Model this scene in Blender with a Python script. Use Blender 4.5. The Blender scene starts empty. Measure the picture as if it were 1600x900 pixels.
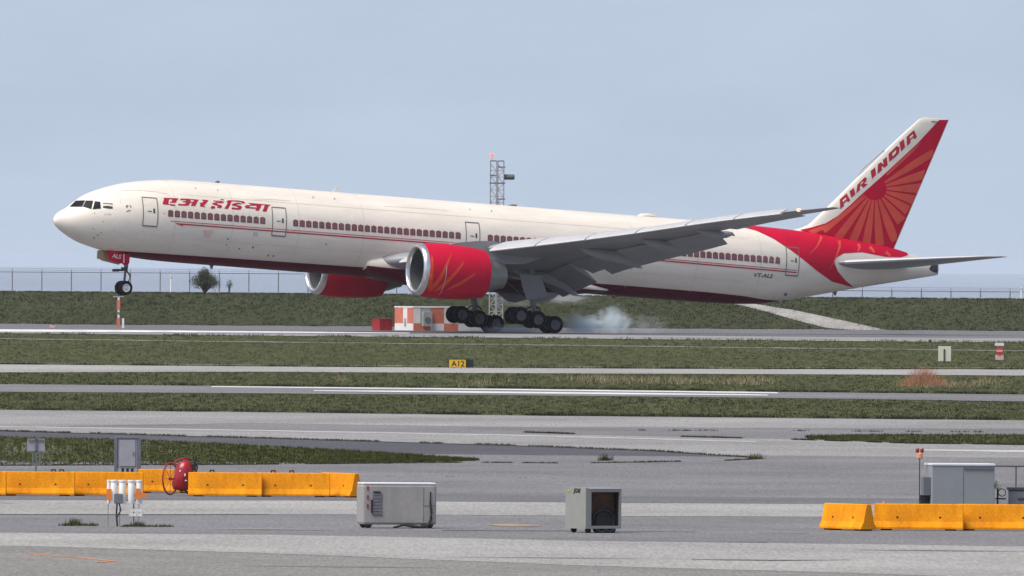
import bpy, bmesh, math, random
import numpy as np
from mathutils import Matrix, Vector, noise as mnoise
random.seed(7)
R = math.radians
scn = bpy.context.scene
COL = scn.collection

# ---------------------------------------------------------------- camera
FPX, VH, ROLL, ZC = 24000.0, 418.0, R(0.43), 8.1      # focal length in pixels of a 1600 px wide picture
cam = bpy.data.cameras.new('camera')
cam.sensor_width = 36.0
cam.lens = FPX / 1600 * 36
cam.clip_start = 5.0
cam.clip_end = 150000.0
camo = bpy.data.objects.new('camera', cam)
COL.objects.link(camo)
PITCH = (450 - VH) / FPX
camo.matrix_world = Matrix.Translation((0, 0, ZC)) @ Matrix.Rotation(math.pi / 2 - PITCH, 4, 'X') @ Matrix.Rotation(ROLL, 4, 'Z')
scn.camera = camo

# ---------------------------------------------------------------- sky and sun
SUN_EL, SUN_AZ = R(57), R(-124)      # azimuth measured from +Y (away from the camera) towards +X
sdir = Vector((math.cos(SUN_EL) * math.sin(SUN_AZ), math.cos(SUN_EL) * math.cos(SUN_AZ), math.sin(SUN_EL)))
world = bpy.data.worlds.new('World')
scn.world = world
world.use_nodes = True
nt = world.node_tree
bg = nt.nodes['Background']
SKY_LIFT = 0.13
sky = nt.nodes.new('ShaderNodeTexSky')
sky.sky_type = 'NISHITA'
sky.sun_disc = False
sky.sun_elevation = SUN_EL
sky.sun_rotation = SUN_AZ
sky.air_density = 1.0
sky.dust_density = 1.0
sky.ozone_density = 2.0
# even, slightly hazy sky: the horizon takes the tone of the sky higher up
wtc = nt.nodes.new('ShaderNodeTexCoord')
wsep = nt.nodes.new('ShaderNodeSeparateXYZ'); wcmb = nt.nodes.new('ShaderNodeCombineXYZ')
wmx = nt.nodes.new('ShaderNodeMath'); wmx.operation = 'MULTIPLY_ADD'; wmx.inputs[1].default_value = 0.7; wmx.inputs[2].default_value = SKY_LIFT
wab = nt.nodes.new('ShaderNodeMath'); wab.operation = 'ABSOLUTE'
nt.links.new(wtc.outputs['Generated'], wsep.inputs[0])
nt.links.new(wsep.outputs[0], wcmb.inputs[0]); nt.links.new(wsep.outputs[1], wcmb.inputs[1])
nt.links.new(wsep.outputs[2], wab.inputs[0]); nt.links.new(wab.outputs[0], wmx.inputs[0]); nt.links.new(wmx.outputs[0], wcmb.inputs[2])
nt.links.new(wcmb.outputs[0], sky.inputs['Vector'])
hs = nt.nodes.new('ShaderNodeHueSaturation'); hs.inputs['Saturation'].default_value = 0.69
nt.links.new(sky.outputs[0], hs.inputs['Color'])
tint = nt.nodes.new('ShaderNodeMix'); tint.data_type = 'RGBA'; tint.blend_type = 'MULTIPLY'; tint.inputs[0].default_value = 1.0; tint.inputs[7].default_value = (0.985, 0.94, 0.97, 1)
nt.links.new(hs.outputs[0], tint.inputs[6])
wmp = nt.nodes.new('ShaderNodeMapping'); wmp.inputs['Scale'].default_value = (38, 38, 130)
wnz = nt.nodes.new('ShaderNodeTexNoise'); wnz.inputs['Scale'].default_value = 1.0; wnz.inputs['Detail'].default_value = 5; wnz.inputs['Roughness'].default_value = 0.55
wmr = nt.nodes.new('ShaderNodeMapRange'); wmr.inputs[1].default_value = 0.3; wmr.inputs[2].default_value = 0.7; wmr.inputs[3].default_value = 0.955; wmr.inputs[4].default_value = 1.05
nt.links.new(wtc.outputs['Generated'], wmp.inputs[0]); nt.links.new(wmp.outputs[0], wnz.inputs['Vector']); nt.links.new(wnz.outputs[0], wmr.inputs[0])
cl = nt.nodes.new('ShaderNodeMix'); cl.data_type = 'RGBA'; cl.blend_type = 'MULTIPLY'; cl.inputs[0].default_value = 1.0
nt.links.new(tint.outputs[2], cl.inputs[6]); nt.links.new(wmr.outputs[0], cl.inputs[7])
nt.links.new(cl.outputs[2], bg.inputs[0])
bg.inputs[1].default_value = 0.138
sun = bpy.data.lights.new('sun', 'SUN')
sun.energy = 4.4
sun.angle = R(40)
sun.color = (1.0, 0.94, 0.85)
suno = bpy.data.objects.new('sun', sun)
suno.rotation_euler = sdir.to_track_quat('Z', 'Y').to_euler()
COL.objects.link(suno)
scn.view_settings.view_transform = 'Standard'
scn.view_settings.look = 'None'
scn.view_settings.exposure = 0.0
scn.view_settings.gamma = 1.0
scn.render.engine = 'CYCLES'
scn.cycles.max_bounces = 6
scn.cycles.volume_bounces = 5

# ---------------------------------------------------------------- helpers
def pxray(u, v):
    du, dv = u - 800, v - 450
    c, s = math.cos(ROLL), math.sin(ROLL)
    a, b = du * c + dv * s, -du * s + dv * c
    return Vector((a / FPX, 1.0, -(b + 450 - VH) / FPX))     # from the camera, per metre of depth

def setp(o, label=None, cat=None, group=None, kind=None):
    if label: o['label'] = label
    if cat: o['category'] = cat
    if group: o['group'] = group
    if kind: o['kind'] = kind
    return o

def empty(name, loc, rz=0.0):
    o = bpy.data.objects.new(name, None)
    o.empty_display_size = 0.5
    o.location = loc
    o.rotation_euler = (0, 0, rz)
    COL.objects.link(o)
    return o

def copy_tree(o, parent=None):
    c = o.copy()
    COL.objects.link(c)
    c.parent = parent
    for ch in list(o.children):
        copy_tree(ch, c)
    return c

class MB:
    def __init__(s):
        s.v, s.f, s.m = [], [], []
    def add(s, vs, fs, mi=0):
        n = len(s.v)
        s.v += [tuple(p) for p in vs]
        s.f += [tuple(i + n for i in f) for f in fs]
        s.m += [mi] * len(fs)
        return s
    def box(s, c, d, rz=0.0, mi=0, taper=1.0):
        x, y, z = d[0] / 2, d[1] / 2, d[2] / 2
        vs = []
        for zz, k in ((-z, 1.0), (z, taper)):
            for sx, sy in ((-1, -1), (1, -1), (1, 1), (-1, 1)):
                px, py = sx * x * k, sy * y * k
                vs.append((c[0] + px * math.cos(rz) - py * math.sin(rz), c[1] + px * math.sin(rz) + py * math.cos(rz), c[2] + zz))
        return s.add(vs, [(3, 2, 1, 0), (4, 5, 6, 7), (0, 1, 5, 4), (1, 2, 6, 5), (2, 3, 7, 6), (3, 0, 4, 7)], mi)
    def tube(s, pts, r, n=8, mi=0, cap=True, sq=(1.0, 1.0)):
        pts = [Vector(p) for p in pts]
        rs = r if isinstance(r, (list, tuple)) else [r] * len(pts)
        rings = []
        up = Vector((0, 0, 1))
        for i, p in enumerate(pts):
            t = (pts[min(i + 1, len(pts) - 1)] - pts[max(i - 1, 0)]).normalized()
            a = t.cross(up)
            if a.length < 1e-3: a = t.cross(Vector((1, 0, 0)))
            a.normalize(); b = a.cross(t)
            rings.append([p + (a * math.cos(k * 2 * math.pi / n) * sq[0] + b * math.sin(k * 2 * math.pi / n) * sq[1]) * rs[i] for k in range(n)])
        return s.rings(rings, mi, cap)
    def rings(s, rings, mi=0, cap=True):
        n = len(rings[0])
        vs = [p for r in rings for p in r]
        fs = [(i * n + k, i * n + (k + 1) % n, (i + 1) * n + (k + 1) % n, (i + 1) * n + k) for i in range(len(rings) - 1) for k in range(n)]
        if cap:
            fs.append(tuple(range(n))[::-1])
            fs.append(tuple((len(rings) - 1) * n + k for k in range(n)))
        return s.add(vs, fs, mi)
    def lathe(s, prof, c, axis='X', n=24, mi=0, cap=False):
        rings = []
        for a, r in prof:
            ring = []
            for k in range(n):
                th = k * 2 * math.pi / n
                p, q = r * math.cos(th), r * math.sin(th)
                ring.append({'X': (c[0] + a, c[1] + p, c[2] + q), 'Y': (c[0] + p, c[1] + a, c[2] + q), 'Z': (c[0] + p, c[1] + q, c[2] + a)}[axis])
            rings.append(ring)
        return s.rings(rings, mi, cap)
    def prism(s, poly, axis, t0, t1, mi=0):
        n = len(poly)
        f = {'Y': lambda a, b, t: (a, t, b), 'X': lambda a, b, t: (t, a, b), 'Z': lambda a, b, t: (a, b, t)}[axis]
        vs = [f(a, b, t0) for a, b in poly] + [f(a, b, t1) for a, b in poly]
        return s.add(vs, [tuple(range(n)), tuple(range(2 * n - 1, n - 1, -1))] + [(i, i + n, (i + 1) % n + n, (i + 1) % n) for i in range(n)], mi)
    def grid(s, g, mi=0):
        m, n = len(g), len(g[0])
        return s.add([p for r in g for p in r], [(i * n + j, i * n + j + 1, (i + 1) * n + j + 1, (i + 1) * n + j) for i in range(m - 1) for j in range(n - 1)], mi)
    def build(s, name, mats, parent=None, smooth=False, loc=None, rz=None, fixn=True, bevel=0.0):
        me = bpy.data.meshes.new(name)
        me.from_pydata(s.v, [], s.f)
        if not isinstance(mats, (list, tuple)): mats = [mats]
        for m in mats: me.materials.append(m)
        if len(mats) > 1: me.polygons.foreach_set('material_index', s.m)
        if fixn:
            bm = bmesh.new(); bm.from_mesh(me)
            bmesh.ops.recalc_face_normals(bm, faces=bm.faces)
            bm.to_mesh(me); bm.free()
        if smooth:
            me.polygons.foreach_set('use_smooth', [True] * len(me.polygons))
            if smooth != 'all':
                try: me.set_sharp_from_angle(angle=R(35))
                except Exception: pass
        me.update()
        o = bpy.data.objects.new(name, me)
        COL.objects.link(o)
        if parent: o.parent = parent
        if loc: o.location = loc
        if rz: o.rotation_euler = (0, 0, rz)
        if bevel:
            b = o.modifiers.new('bevel', 'BEVEL'); b.width = bevel; b.segments = 2; b.limit_method = 'ANGLE'
        return o

def pchip(xs, ys):
    xs, ys = np.array(xs, float), np.array(ys, float)
    h = np.diff(xs); d = np.diff(ys) / h
    m = np.zeros(len(xs)); m[0], m[-1] = d[0], d[-1]
    for i in range(1, len(xs) - 1):
        if d[i - 1] * d[i] > 0:
            w1, w2 = 2 * h[i] + h[i - 1], h[i] + 2 * h[i - 1]
            m[i] = (w1 + w2) / (w1 / d[i - 1] + w2 / d[i])
    xl, yl, hl, ml = xs.tolist(), ys.tolist(), h.tolist(), m.tolist()
    import bisect
    def f(x):
        if x <= xl[0]: return yl[0]
        if x >= xl[-1]: return yl[-1]
        i = bisect.bisect_right(xl, x) - 1
        t = (x - xl[i]) / hl[i]
        return ((2 * t ** 3 - 3 * t * t + 1) * yl[i] + (t ** 3 - 2 * t * t + t) * hl[i] * ml[i]
                + (-2 * t ** 3 + 3 * t * t) * yl[i + 1] + (t ** 3 - t * t) * hl[i] * ml[i + 1])
    return f

def lerp1(pts):
    xs = [p[0] for p in pts]; ys = [p[1] for p in pts]
    def f(x):
        if x <= xs[0]: i = 0
        elif x >= xs[-1]: i = len(xs) - 2
        else: i = max(k for k in range(len(xs) - 1) if xs[k] <= x)
        return ys[i] + (ys[i + 1] - ys[i]) * (x - xs[i]) / (xs[i + 1] - xs[i])
    return f

# ---------------------------------------------------------------- materials
def mat(name, col, rough=0.6, metal=0.0, var=0.0, scale=1.0, stretch=(1, 1, 1), bump=0.0, col2=None, fine=0.0, fscale=20.0, coat=0.0, fst=None, upn=False, emit=None, estr=0.0, spec=None, coords='Object'):
    m = bpy.data.materials.new(name)
    m.use_nodes = True
    n = m.node_tree.nodes; l = m.node_tree.links
    p = n['Principled BSDF']
    p.inputs['Base Color'].default_value = (*col, 1)
    p.inputs['Roughness'].default_value = rough
    p.inputs['Metallic'].default_value = metal
    if spec is not None: p.inputs['Specular IOR Level'].default_value = spec
    if coat: p.inputs['Coat Weight'].default_value = coat; p.inputs['Coat Roughness'].default_value = 0.12
    if emit:
        p.inputs['Emission Color'].default_value = (*emit, 1); p.inputs['Emission Strength'].default_value = estr
    if var or fine or col2:
        tc = n.new('ShaderNodeNewGeometry') if coords == 'World' else n.new('ShaderNodeTexCoord')
        src = tc.outputs['Position'] if coords == 'World' else tc.outputs['Object']
        mp = n.new('ShaderNodeMapping'); mp.inputs['Scale'].default_value = stretch
        l.new(src, mp.inputs[0])
        nz = n.new('ShaderNodeTexNoise'); nz.inputs['Scale'].default_value = scale; nz.inputs['Detail'].default_value = 5; nz.inputs['Roughness'].default_value = 0.62
        l.new(mp.outputs[0], nz.inputs['Vector'])
        rp = n.new('ShaderNodeValToRGB')
        rp.color_ramp.elements[0].position = 0.32; rp.color_ramp.elements[1].position = 0.68
        c2 = col2 if col2 else tuple(c * (1 + var) for c in col)
        c1 = col if col2 else tuple(c * (1 - var) for c in col)
        rp.color_ramp.elements[0].color = (*c1, 1); rp.color_ramp.elements[1].color = (*c2, 1)
        l.new(nz.outputs[0], rp.inputs[0])
        out = rp.outputs[0]
        if fine:
            n2 = n.new('ShaderNodeTexNoise'); n2.inputs['Scale'].default_value = fscale; n2.inputs['Detail'].default_value = 3
            if fst:
                mp2 = n.new('ShaderNodeMapping'); mp2.inputs['Scale'].default_value = fst
                l.new(src, mp2.inputs[0]); l.new(mp2.outputs[0], n2.inputs['Vector'])
            else:
                l.new(mp.outputs[0], n2.inputs['Vector'])
            mr = n.new('ShaderNodeMapRange'); mr.inputs[1].default_value = 0.3; mr.inputs[2].default_value = 0.7; mr.inputs[3].default_value = 1 - fine; mr.inputs[4].default_value = 1 + fine
            l.new(n2.outputs[0], mr.inputs[0])
            mx = n.new('ShaderNodeMix'); mx.data_type = 'RGBA'; mx.blend_type = 'MULTIPLY'; mx.inputs[0].default_value = 1.0
            l.new(out, mx.inputs[6]); l.new(mr.outputs[0], mx.inputs[7])
            out = mx.outputs[2]
        l.new(out, p.inputs['Base Color'])
        if upn:          # thin blades take the light of the turf they form
            cx = n.new('ShaderNodeCombineXYZ'); cx.inputs[2].default_value = 1.0
            l.new(cx.outputs[0], p.inputs['Normal'])
        if bump:
            b = n.new('ShaderNodeBump'); b.inputs['Strength'].default_value = bump; b.inputs['Distance'].default_value = 0.05
            l.new(nz.outputs[0], b.inputs['Height']); l.new(b.outputs[0], p.inputs['Normal'])
    return m

M = {}
M['white'] = mat('aircraft_white_paint', (0.79, 0.725, 0.63), 0.33, var=0.07, scale=0.8, stretch=(0.35, 1, 1.6), fine=0.03, fscale=9.0, spec=0.45)
M['red'] = mat('aircraft_red_paint', (0.54, 0.004, 0.036), 0.5, var=0.08, scale=0.8, spec=0.10)
M['maroon'] = mat('belly_maroon_paint', (0.12, 0.002, 0.018), 0.5, var=0.08, scale=0.7, spec=0.15)
M['coral'] = mat('sun_ray_coral_paint', (0.70, 0.09, 0.06), 0.5, var=0.12, scale=0.5, spec=0.2)
M['orange_streak'] = mat('cowl_orange_paint', (0.66, 0.07, 0.025), 0.5, var=0.1, scale=1.5, spec=0.2)
M['letter'] = mat('lettering_red_paint', (0.42, 0.008, 0.03), 0.4, var=0.05)
M['winframe'] = mat('window_arch_red', (0.22, 0.05, 0.055), 0.45, var=0.15, scale=2)
M['pane'] = mat('cabin_pane', (0.17, 0.085, 0.09), 0.25, var=0.25, scale=0.9, coords='World')
M['glass'] = mat('cockpit_glass', (0.010, 0.012, 0.018), 0.4, var=0.2, spec=0.08)
M['seam'] = mat('panel_seam', (0.16, 0.155, 0.14), 0.6, var=0.1)
M['linefaint'] = mat('panel_line_faint', (0.67, 0.615, 0.53), 0.6, var=0.1)
M['wing'] = mat('wing_grey_paint', (0.26, 0.264, 0.28), 0.42, var=0.08, scale=0.7, stretch=(1, 0.4, 1))
M['slat'] = mat('slat_pale_grey', (0.45, 0.45, 0.46), 0.35, var=0.06, scale=1.2)
M['lip'] = mat('inlet_lip_metal', (0.62, 0.62, 0.63), 0.28, metal=0.85, var=0.08, scale=1.4)
M['liner'] = mat('inlet_liner_shaded', (0.075, 0.077, 0.085), 0.5, var=0.1, scale=1.2)  # liner colour darkened to put the duct's shade into it
M['fan'] = mat('fan_blade_dark', (0.035, 0.036, 0.04), 0.35, metal=0.4, var=0.2)
M['core'] = mat('core_cowl_metal', (0.28, 0.28, 0.28), 0.4, metal=0.5, var=0.15, scale=2)
M['tyre'] = mat('tyre_rubber', (0.010, 0.010, 0.012), 0.85, var=0.25, scale=3, spec=0.15)
M['rim'] = mat('wheel_rim_grey', (0.13, 0.13, 0.14), 0.4, metal=0.3, var=0.15, scale=5)
M['rimw'] = mat('wheel_rim_white', (0.72, 0.72, 0.70), 0.4, var=0.1, scale=5)
M['gear'] = mat('gear_leg_grey', (0.22, 0.22, 0.23), 0.45, metal=0.3, var=0.15, scale=3)
M['dark'] = mat('dark_metal', (0.04, 0.041, 0.045), 0.55, var=0.25, scale=4)
M['beige'] = mat('door_inside_primer', (0.62, 0.50, 0.30), 0.5, var=0.1, scale=2)
M['markdark'] = mat('marking_dark', (0.05, 0.05, 0.055), 0.5, var=0.1)
M['saffron'] = mat('flag_saffron', (0.30, 0.10, 0.05), 0.5, var=0.1)
M['green'] = mat('flag_green', (0.015, 0.03, 0.02), 0.5, var=0.1)
M['pinkmark'] = mat('faded_pink_mark', (0.70, 0.52, 0.48), 0.5, var=0.1, scale=6)
M['greymark'] = mat('faded_grey_mark', (0.52, 0.51, 0.50), 0.5, var=0.12, scale=6)
M['whitemark'] = mat('white_mark', (0.8, 0.8, 0.78), 0.5, var=0.04)
M['redlamp'] = mat('lit_red_lamp', (0.8, 0.1, 0.08), 0.3, emit=(1.0, 0.16, 0.13), estr=1.6)
M['navlamp'] = mat('lit_wingtip_lamp', (0.9, 0.3, 0.2), 0.3, emit=(1.0, 0.30, 0.17), estr=3.0)

GW = dict(coords='World')
M['grass'] = mat('grass_ground', (0.056, 0.066, 0.023), 0.95, spec=0.1, col2=(0.080, 0.086, 0.033), scale=0.55, stretch=(0.55, 0.10, 0.3), fine=0.12, fscale=4.0, bump=0.25, **GW)
M['asph'] = mat('asphalt_weathered', (0.158, 0.154, 0.156), 0.85, var=0.22, scale=0.6, stretch=(0.12, 0.10, 0.1), fine=0.20, fscale=11.0, fst=(1.0, 0.045, 1.0), **GW)
M['asphd'] = mat('asphalt_dark_patch', (0.120, 0.117, 0.124), 0.85, var=0.20, scale=0.7, stretch=(0.12, 0.10, 0.1), fine=0.20, fscale=11.0, fst=(1.0, 0.045, 1.0), **GW)
M['tongue'] = mat('asphalt_sealed_dark', (0.062, 0.060, 0.067), 0.85, var=0.25, scale=0.7, stretch=(0.16, 0.10, 0.1), fine=0.20, fscale=11.0, fst=(1.0, 0.045, 1.0), **GW)
M['conc'] = mat('concrete_pale', (0.295, 0.285, 0.268), 0.85, var=0.16, scale=0.6, stretch=(0.14, 0.10, 0.1), fine=0.20, fscale=11.0, fst=(1.0, 0.045, 1.0), **GW)
M['concm'] = mat('concrete_mid', (0.245, 0.237, 0.228), 0.85, var=0.20, scale=0.6, stretch=(0.12, 0.10, 0.1), fine=0.20, fscale=11.0, fst=(1.0, 0.045, 1.0), **GW)
M['near'] = mat('asphalt_brownish', (0.195, 0.186, 0.168), 0.85, var=0.13, scale=0.8, stretch=(0.2, 0.12, 0.1), fine=0.20, fscale=11.0, fst=(1.0, 0.045, 1.0), **GW)
M['runway'] = mat('runway_asphalt', (0.135, 0.134, 0.140), 0.85, var=0.14, scale=0.5, stretch=(0.12, 0.06, 0.1), fine=0.20, fscale=11.0, fst=(1.0, 0.045, 1.0), **GW)
M['gravel'] = mat('gravel_pale', (0.28, 0.272, 0.255), 0.9, var=0.2, scale=1.0, stretch=(0.6, 0.25, 0.5), fine=0.2, fscale=10.0, **GW)
M['track'] = mat('worn_dirt_track', (0.155, 0.148, 0.12), 0.95, var=0.25, scale=1.0, stretch=(0.35, 0.2, 0.5), fine=0.2, fscale=10.0, **GW)
M['paint'] = mat('line_paint_white', (0.66, 0.66, 0.64), 0.7, var=0.16, scale=1.5, stretch=(0.3, 0.2, 1), **GW)
M['paintf'] = mat('line_paint_worn', (0.44, 0.435, 0.425), 0.8, var=0.18, scale=2.0, stretch=(0.5, 0.2, 1), **GW)
M['orangespray'] = mat('orange_spray_paint', (0.62, 0.22, 0.06), 0.8, var=0.25, scale=2.5, stretch=(0.7, 0.4, 1), **GW)
M['rust'] = mat('orange_rust_stain', (0.31, 0.225, 0.15), 0.85, var=0.2, scale=2.0, stretch=(0.6, 0.25, 1), **GW)
M['crack'] = mat('crack_filler', (0.05, 0.052, 0.04), 0.9, var=0.3, scale=2.0, **GW)
M['blade'] = mat('grass_blades', (0.060, 0.072, 0.024), 0.9, spec=0.1, col2=(0.084, 0.090, 0.033), scale=0.5, stretch=(0.4, 0.10, 1.0), fine=0.12, fscale=6.0, upn=True, **GW)
M['bladeg'] = mat('lush_grass_blades', (0.060, 0.080, 0.014), 0.9, spec=0.1, col2=(0.096, 0.106, 0.022), scale=0.9, stretch=(0.5, 0.2, 1.0), fine=0.12, fscale=6.0, upn=True, **GW)
M['dikeb'] = mat('embankment_grass_blades', (0.044, 0.053, 0.026), 0.95, spec=0.1, col2=(0.060, 0.066, 0.036), scale=0.5, stretch=(0.5, 0.2, 1.0), fine=0.12, fscale=5.0, upn=True, **GW)
M['straw'] = mat('dry_straw', (0.27, 0.22, 0.12), 0.9, var=0.3, scale=1.2, **GW)
M['seed'] = mat('pale_seed_heads', (0.40, 0.36, 0.24), 0.9, var=0.25, scale=4.0)
M['stemg'] = mat('green_stems', (0.07, 0.085, 0.03), 0.9, var=0.3, scale=4.0)
M['twig'] = mat('rusty_orange_twigs', (0.42, 0.20, 0.115), 0.9, var=0.3, scale=3.0)
M['leaf'] = mat('shrub_leaves_grey_green', (0.05, 0.058, 0.036), 0.85, var=0.45, scale=2.2)
M['bark'] = mat('shrub_bark', (0.07, 0.055, 0.04), 0.9, var=0.2, scale=6)
M['sea'] = mat('sea_water', (0.29, 0.33, 0.39), 0.25, var=0.08, scale=0.01, stretch=(0.3, 0.02, 1), bump=0.0, **GW)
M['yellow'] = mat('barrier_orange_yellow_paint', (0.58, 0.20, 0.005), 0.85, spec=0.12, col2=(0.86, 0.325, 0.008), scale=1.5, stretch=(1.6, 1, 0.7), fine=0.16, fscale=24.0, bump=0.08)
M['hole'] = mat('barrier_socket_dark', (0.06, 0.02, 0.012), 0.9, var=0.2)
M['cabgrey'] = mat('cabinet_grey_paint', (0.30, 0.305, 0.33), 0.5, var=0.08, scale=2.5, fine=0.04)
M['cabdark'] = mat('cabinet_frame_dark', (0.13, 0.135, 0.16), 0.55, var=0.15, scale=3)
M['boxw'] = mat('trailer_body_offwhite', (0.31, 0.295, 0.28), 0.5, var=0.11, scale=2.0, stretch=(1, 1, 0.5), fine=0.05)
M['boxtop'] = mat('trailer_roof_white', (0.70, 0.70, 0.72), 0.5, var=0.05, scale=2)
M['grille'] = mat('vent_panel_grey', (0.17, 0.165, 0.18), 0.6, var=0.2, scale=5)
M['acgrey'] = mat('ac_unit_olive_grey', (0.265, 0.268, 0.245), 0.55, var=0.07, scale=2, fine=0.04)
M['rustdark'] = mat('rusty_interior', (0.075, 0.035, 0.017), 0.9, var=0.5, scale=3.0)
M['gengrey'] = mat('generator_grey_paint', (0.255, 0.275, 0.28), 0.5, var=0.05, scale=1.5, fine=0.04)
M['black'] = mat('black_rubber', (0.012, 0.012, 0.013), 0.6, var=0.2)
M['firered'] = mat('fire_red_paint', (0.34, 0.010, 0.016), 0.35, var=0.12, scale=3, coat=0.2)
M['tubew'] = mat('white_tube_plastic', (0.78, 0.78, 0.76), 0.4, var=0.04, scale=3)
M['orange'] = mat('hazard_orange', (0.72, 0.20, 0.03), 0.5, var=0.08, scale=3)
M['shorange'] = mat('shelter_orange_panel', (0.60, 0.17, 0.105), 0.6, var=0.14, scale=1.2)
M['shwhite'] = mat('shelter_white_panel', (0.76, 0.75, 0.73), 0.6, var=0.05, scale=1.2)
M['shgrey'] = mat('shelter_grey_steel', (0.34, 0.35, 0.35), 0.5, var=0.12, scale=1.5)
M['signyel'] = mat('sign_yellow_face', (0.72, 0.42, 0.012), 0.45, var=0.05, scale=2)
M['signcream'] = mat('sign_cream_face', (0.66, 0.64, 0.52), 0.5, var=0.04, scale=2)
M['signred'] = mat('sign_red_face', (0.55, 0.03, 0.04), 0.5, var=0.05, scale=2)
M['signpink'] = mat('sign_faded_pink_face', (0.66, 0.42, 0.40), 0.5, var=0.06, scale=2)
M['galv'] = mat('galvanised_steel', (0.17, 0.18, 0.19), 0.5, metal=0.3, var=0.12, scale=3)
M['wire'] = mat('fence_wire', (0.16, 0.17, 0.18), 0.6, metal=0.3, var=0.1)
M['towersteel'] = mat('tower_steel_pale', (0.34, 0.34, 0.36), 0.5, var=0.15, scale=2)
M['towerdark'] = mat('tower_platform_dark', (0.06, 0.062, 0.07), 0.6, var=0.15, scale=2)
M['drum'] = mat('antenna_drum_grey_green', (0.085, 0.095, 0.095), 0.5, var=0.12, scale=2)
M['lampred'] = mat('unlit_red_lens', (0.22, 0.012, 0.012), 0.3, var=0.1)
M['lamporange'] = mat('orange_lamp_body', (0.62, 0.30, 0.14), 0.5, var=0.1)
M['sage'] = mat('logo_green', (0.25, 0.42, 0.08), 0.5, var=0.08)

# ================================================================ the setting
TERR = [(-600, 0), (560, 0), (1090, 3.02), (1115, 3.13), (1196, 3.15), (1200, 3.45), (1211, 5.86), (1218, 5.95), (1224, 5.0), (1235, 1.0), (1242, -3.0)]
tz = lerp1(TERR)

def gp(u, v):
    """first point of the ground seen at a picture position"""
    r = pxray(u, v)
    g = lambda d: ZC + r.z * d - tz(d)
    d = 330.0
    while d < 1240 and g(d) > 0: d += 4.0
    a, b = d - 4.0, d
    for _ in range(40):
        m = (a + b) / 2
        if g(m) > 0: a = m
        else: b = m
    return Vector((r.x * b, b, tz(b)))

def at(u, v, d):
    r = pxray(u, v)
    return Vector((r.x * d, d, ZC + r.z * d))

mb = MB()
ds = sorted(set([d for d, _ in TERR] + list(range(-600, 400, 100)) + list(range(400, 1200, 10)) + list(range(1196, 1242, 2))))
xs = [-1500, -700, -300, -120, -60, -30, 0, 30, 60, 120, 300, 700, 1500]
mb.grid([[(x, d, tz(d)) for x in xs] for d in ds])
g = mb.build('grass_field', M['grass'], smooth='all')
setp(g, kind='structure', label='green grass infield and embankment of the airfield')

mb = MB()
mb.grid([[(x, d, -1.5) for x in (-60000, -8000, -1500, 0, 1500, 8000, 60000)] for d in (1238, 1500, 3000, 8000, 20000, 60000)])
setp(mb.build('sea', M['sea'], smooth='all'), kind='structure', label='hazy pale blue sea reaching the horizon')

XS = sorted(set([-900, -500, -300, -200, -140, -100, -80] + [i * 1.5 for i in range(-40, 41)] + [80, 100, 140, 200, 300, 500, 900]))
def strip(name, far, near, off, m, x0=-900, x1=900, label=None, kind='structure', wob=0.0):
    F = lerp1([(p.x, p.y) for p in (gp(*q) for q in far)])
    N = lerp1([(p.x, p.y) for p in (gp(*q) for q in near)]) if near else (lambda x: -600.0)
    fl = [gp(*q) for q in far]
    def lim(f, pts, x):          # straight on beyond the traced part, without swinging away
        a, b = min(p.x for p in pts), max(p.x for p in pts)
        xx = min(max(x, a), b)
        return f(xx) + (x - xx) * 0.0
    nl = [gp(*q) for q in near] if near else [Vector((-1, -600, 0)), Vector((1, -600, 0))]
    X = [x for x in XS if x0 < x < x1] + [x0, x1]
    X = sorted(set(X))
    rows = []
    nn = 3
    for x in X:
        a, b = lim(N, nl, x), lim(F, fl, x)
        if wob:
            b += wob * (mnoise.noise((x * 0.35, a * 0.1, 3.1)) + 0.5 * mnoise.noise((x * 1.3, 7.7, 1.0)))
            a += wob * (mnoise.noise((x * 0.35, b * 0.1, 9.1)) + 0.5 * mnoise.noise((x * 1.3, 2.7, 1.0)))
        if b < a + 0.02: b = a + 0.02
        kn = [k for k in (560, 1090, 1115) if a < k < b]
        n = 14
        dd = [a + (b - a) * i / n for i in range(n + 1)]
        rows.append([(x, d, tz(d) + off) for d in dd])
    mb = MB(); mb.grid(rows)
    o = mb.build(name, m, smooth='all')
    for p in o.data.polygons:
        pass
    return setp(o, kind=kind, label=label)

# big apron and taxiway, up to the camera
strip('apron', [(0, 640.8), (400, 644.5), (800, 649.5), (1200, 653.5), (1600, 657.3)], None, 0.020, M['asph'], label='weathered grey asphalt apron with pale and dark bands', wob=1.2)
strip('concrete_shoulder', [(0, 641.6), (400, 645.3), (800, 650.3), (1200, 654.3), (1600, 658.1)], [(0, 668), (400, 662), (800, 668), (1200, 670), (1600, 671)], 0.026, M['concm'], label='pale taxiway strip next to the infield grass', wob=1.0)
strip('taxiway', [(0, 666), (400, 672), (800, 679), (1000, 682), (1200, 687), (1600, 697)], [(0, 674.5), (400, 685.5), (800, 697), (1025, 706), (1190, 717), (1600, 722)], 0.026, M['concm'], label='light taxiway band between the grass islands', wob=0.8)
strip('asphalt_tongue', [(0, 675), (400, 686.2), (800, 697.8), (1025, 706.8), (1190, 717.6)], [(0, 729), (400, 727), (750, 725.5), (900, 726), (1125, 722), (1190, 718.6)], 0.030, M['tongue'], x1=gp(1190, 718).x, label='dark asphalt tongue tapering to a point')
strip('apron_band', [(0, 782.5), (500, 783.5), (1000, 787.2), (1300, 788.7), (1600, 791)], [(0, 805), (500, 804.5), (1000, 807.5), (1300, 808.7), (1600, 811)], 0.026, M['conc'], label='pale concrete band across the apron behind the boxes', wob=0.5)
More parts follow.
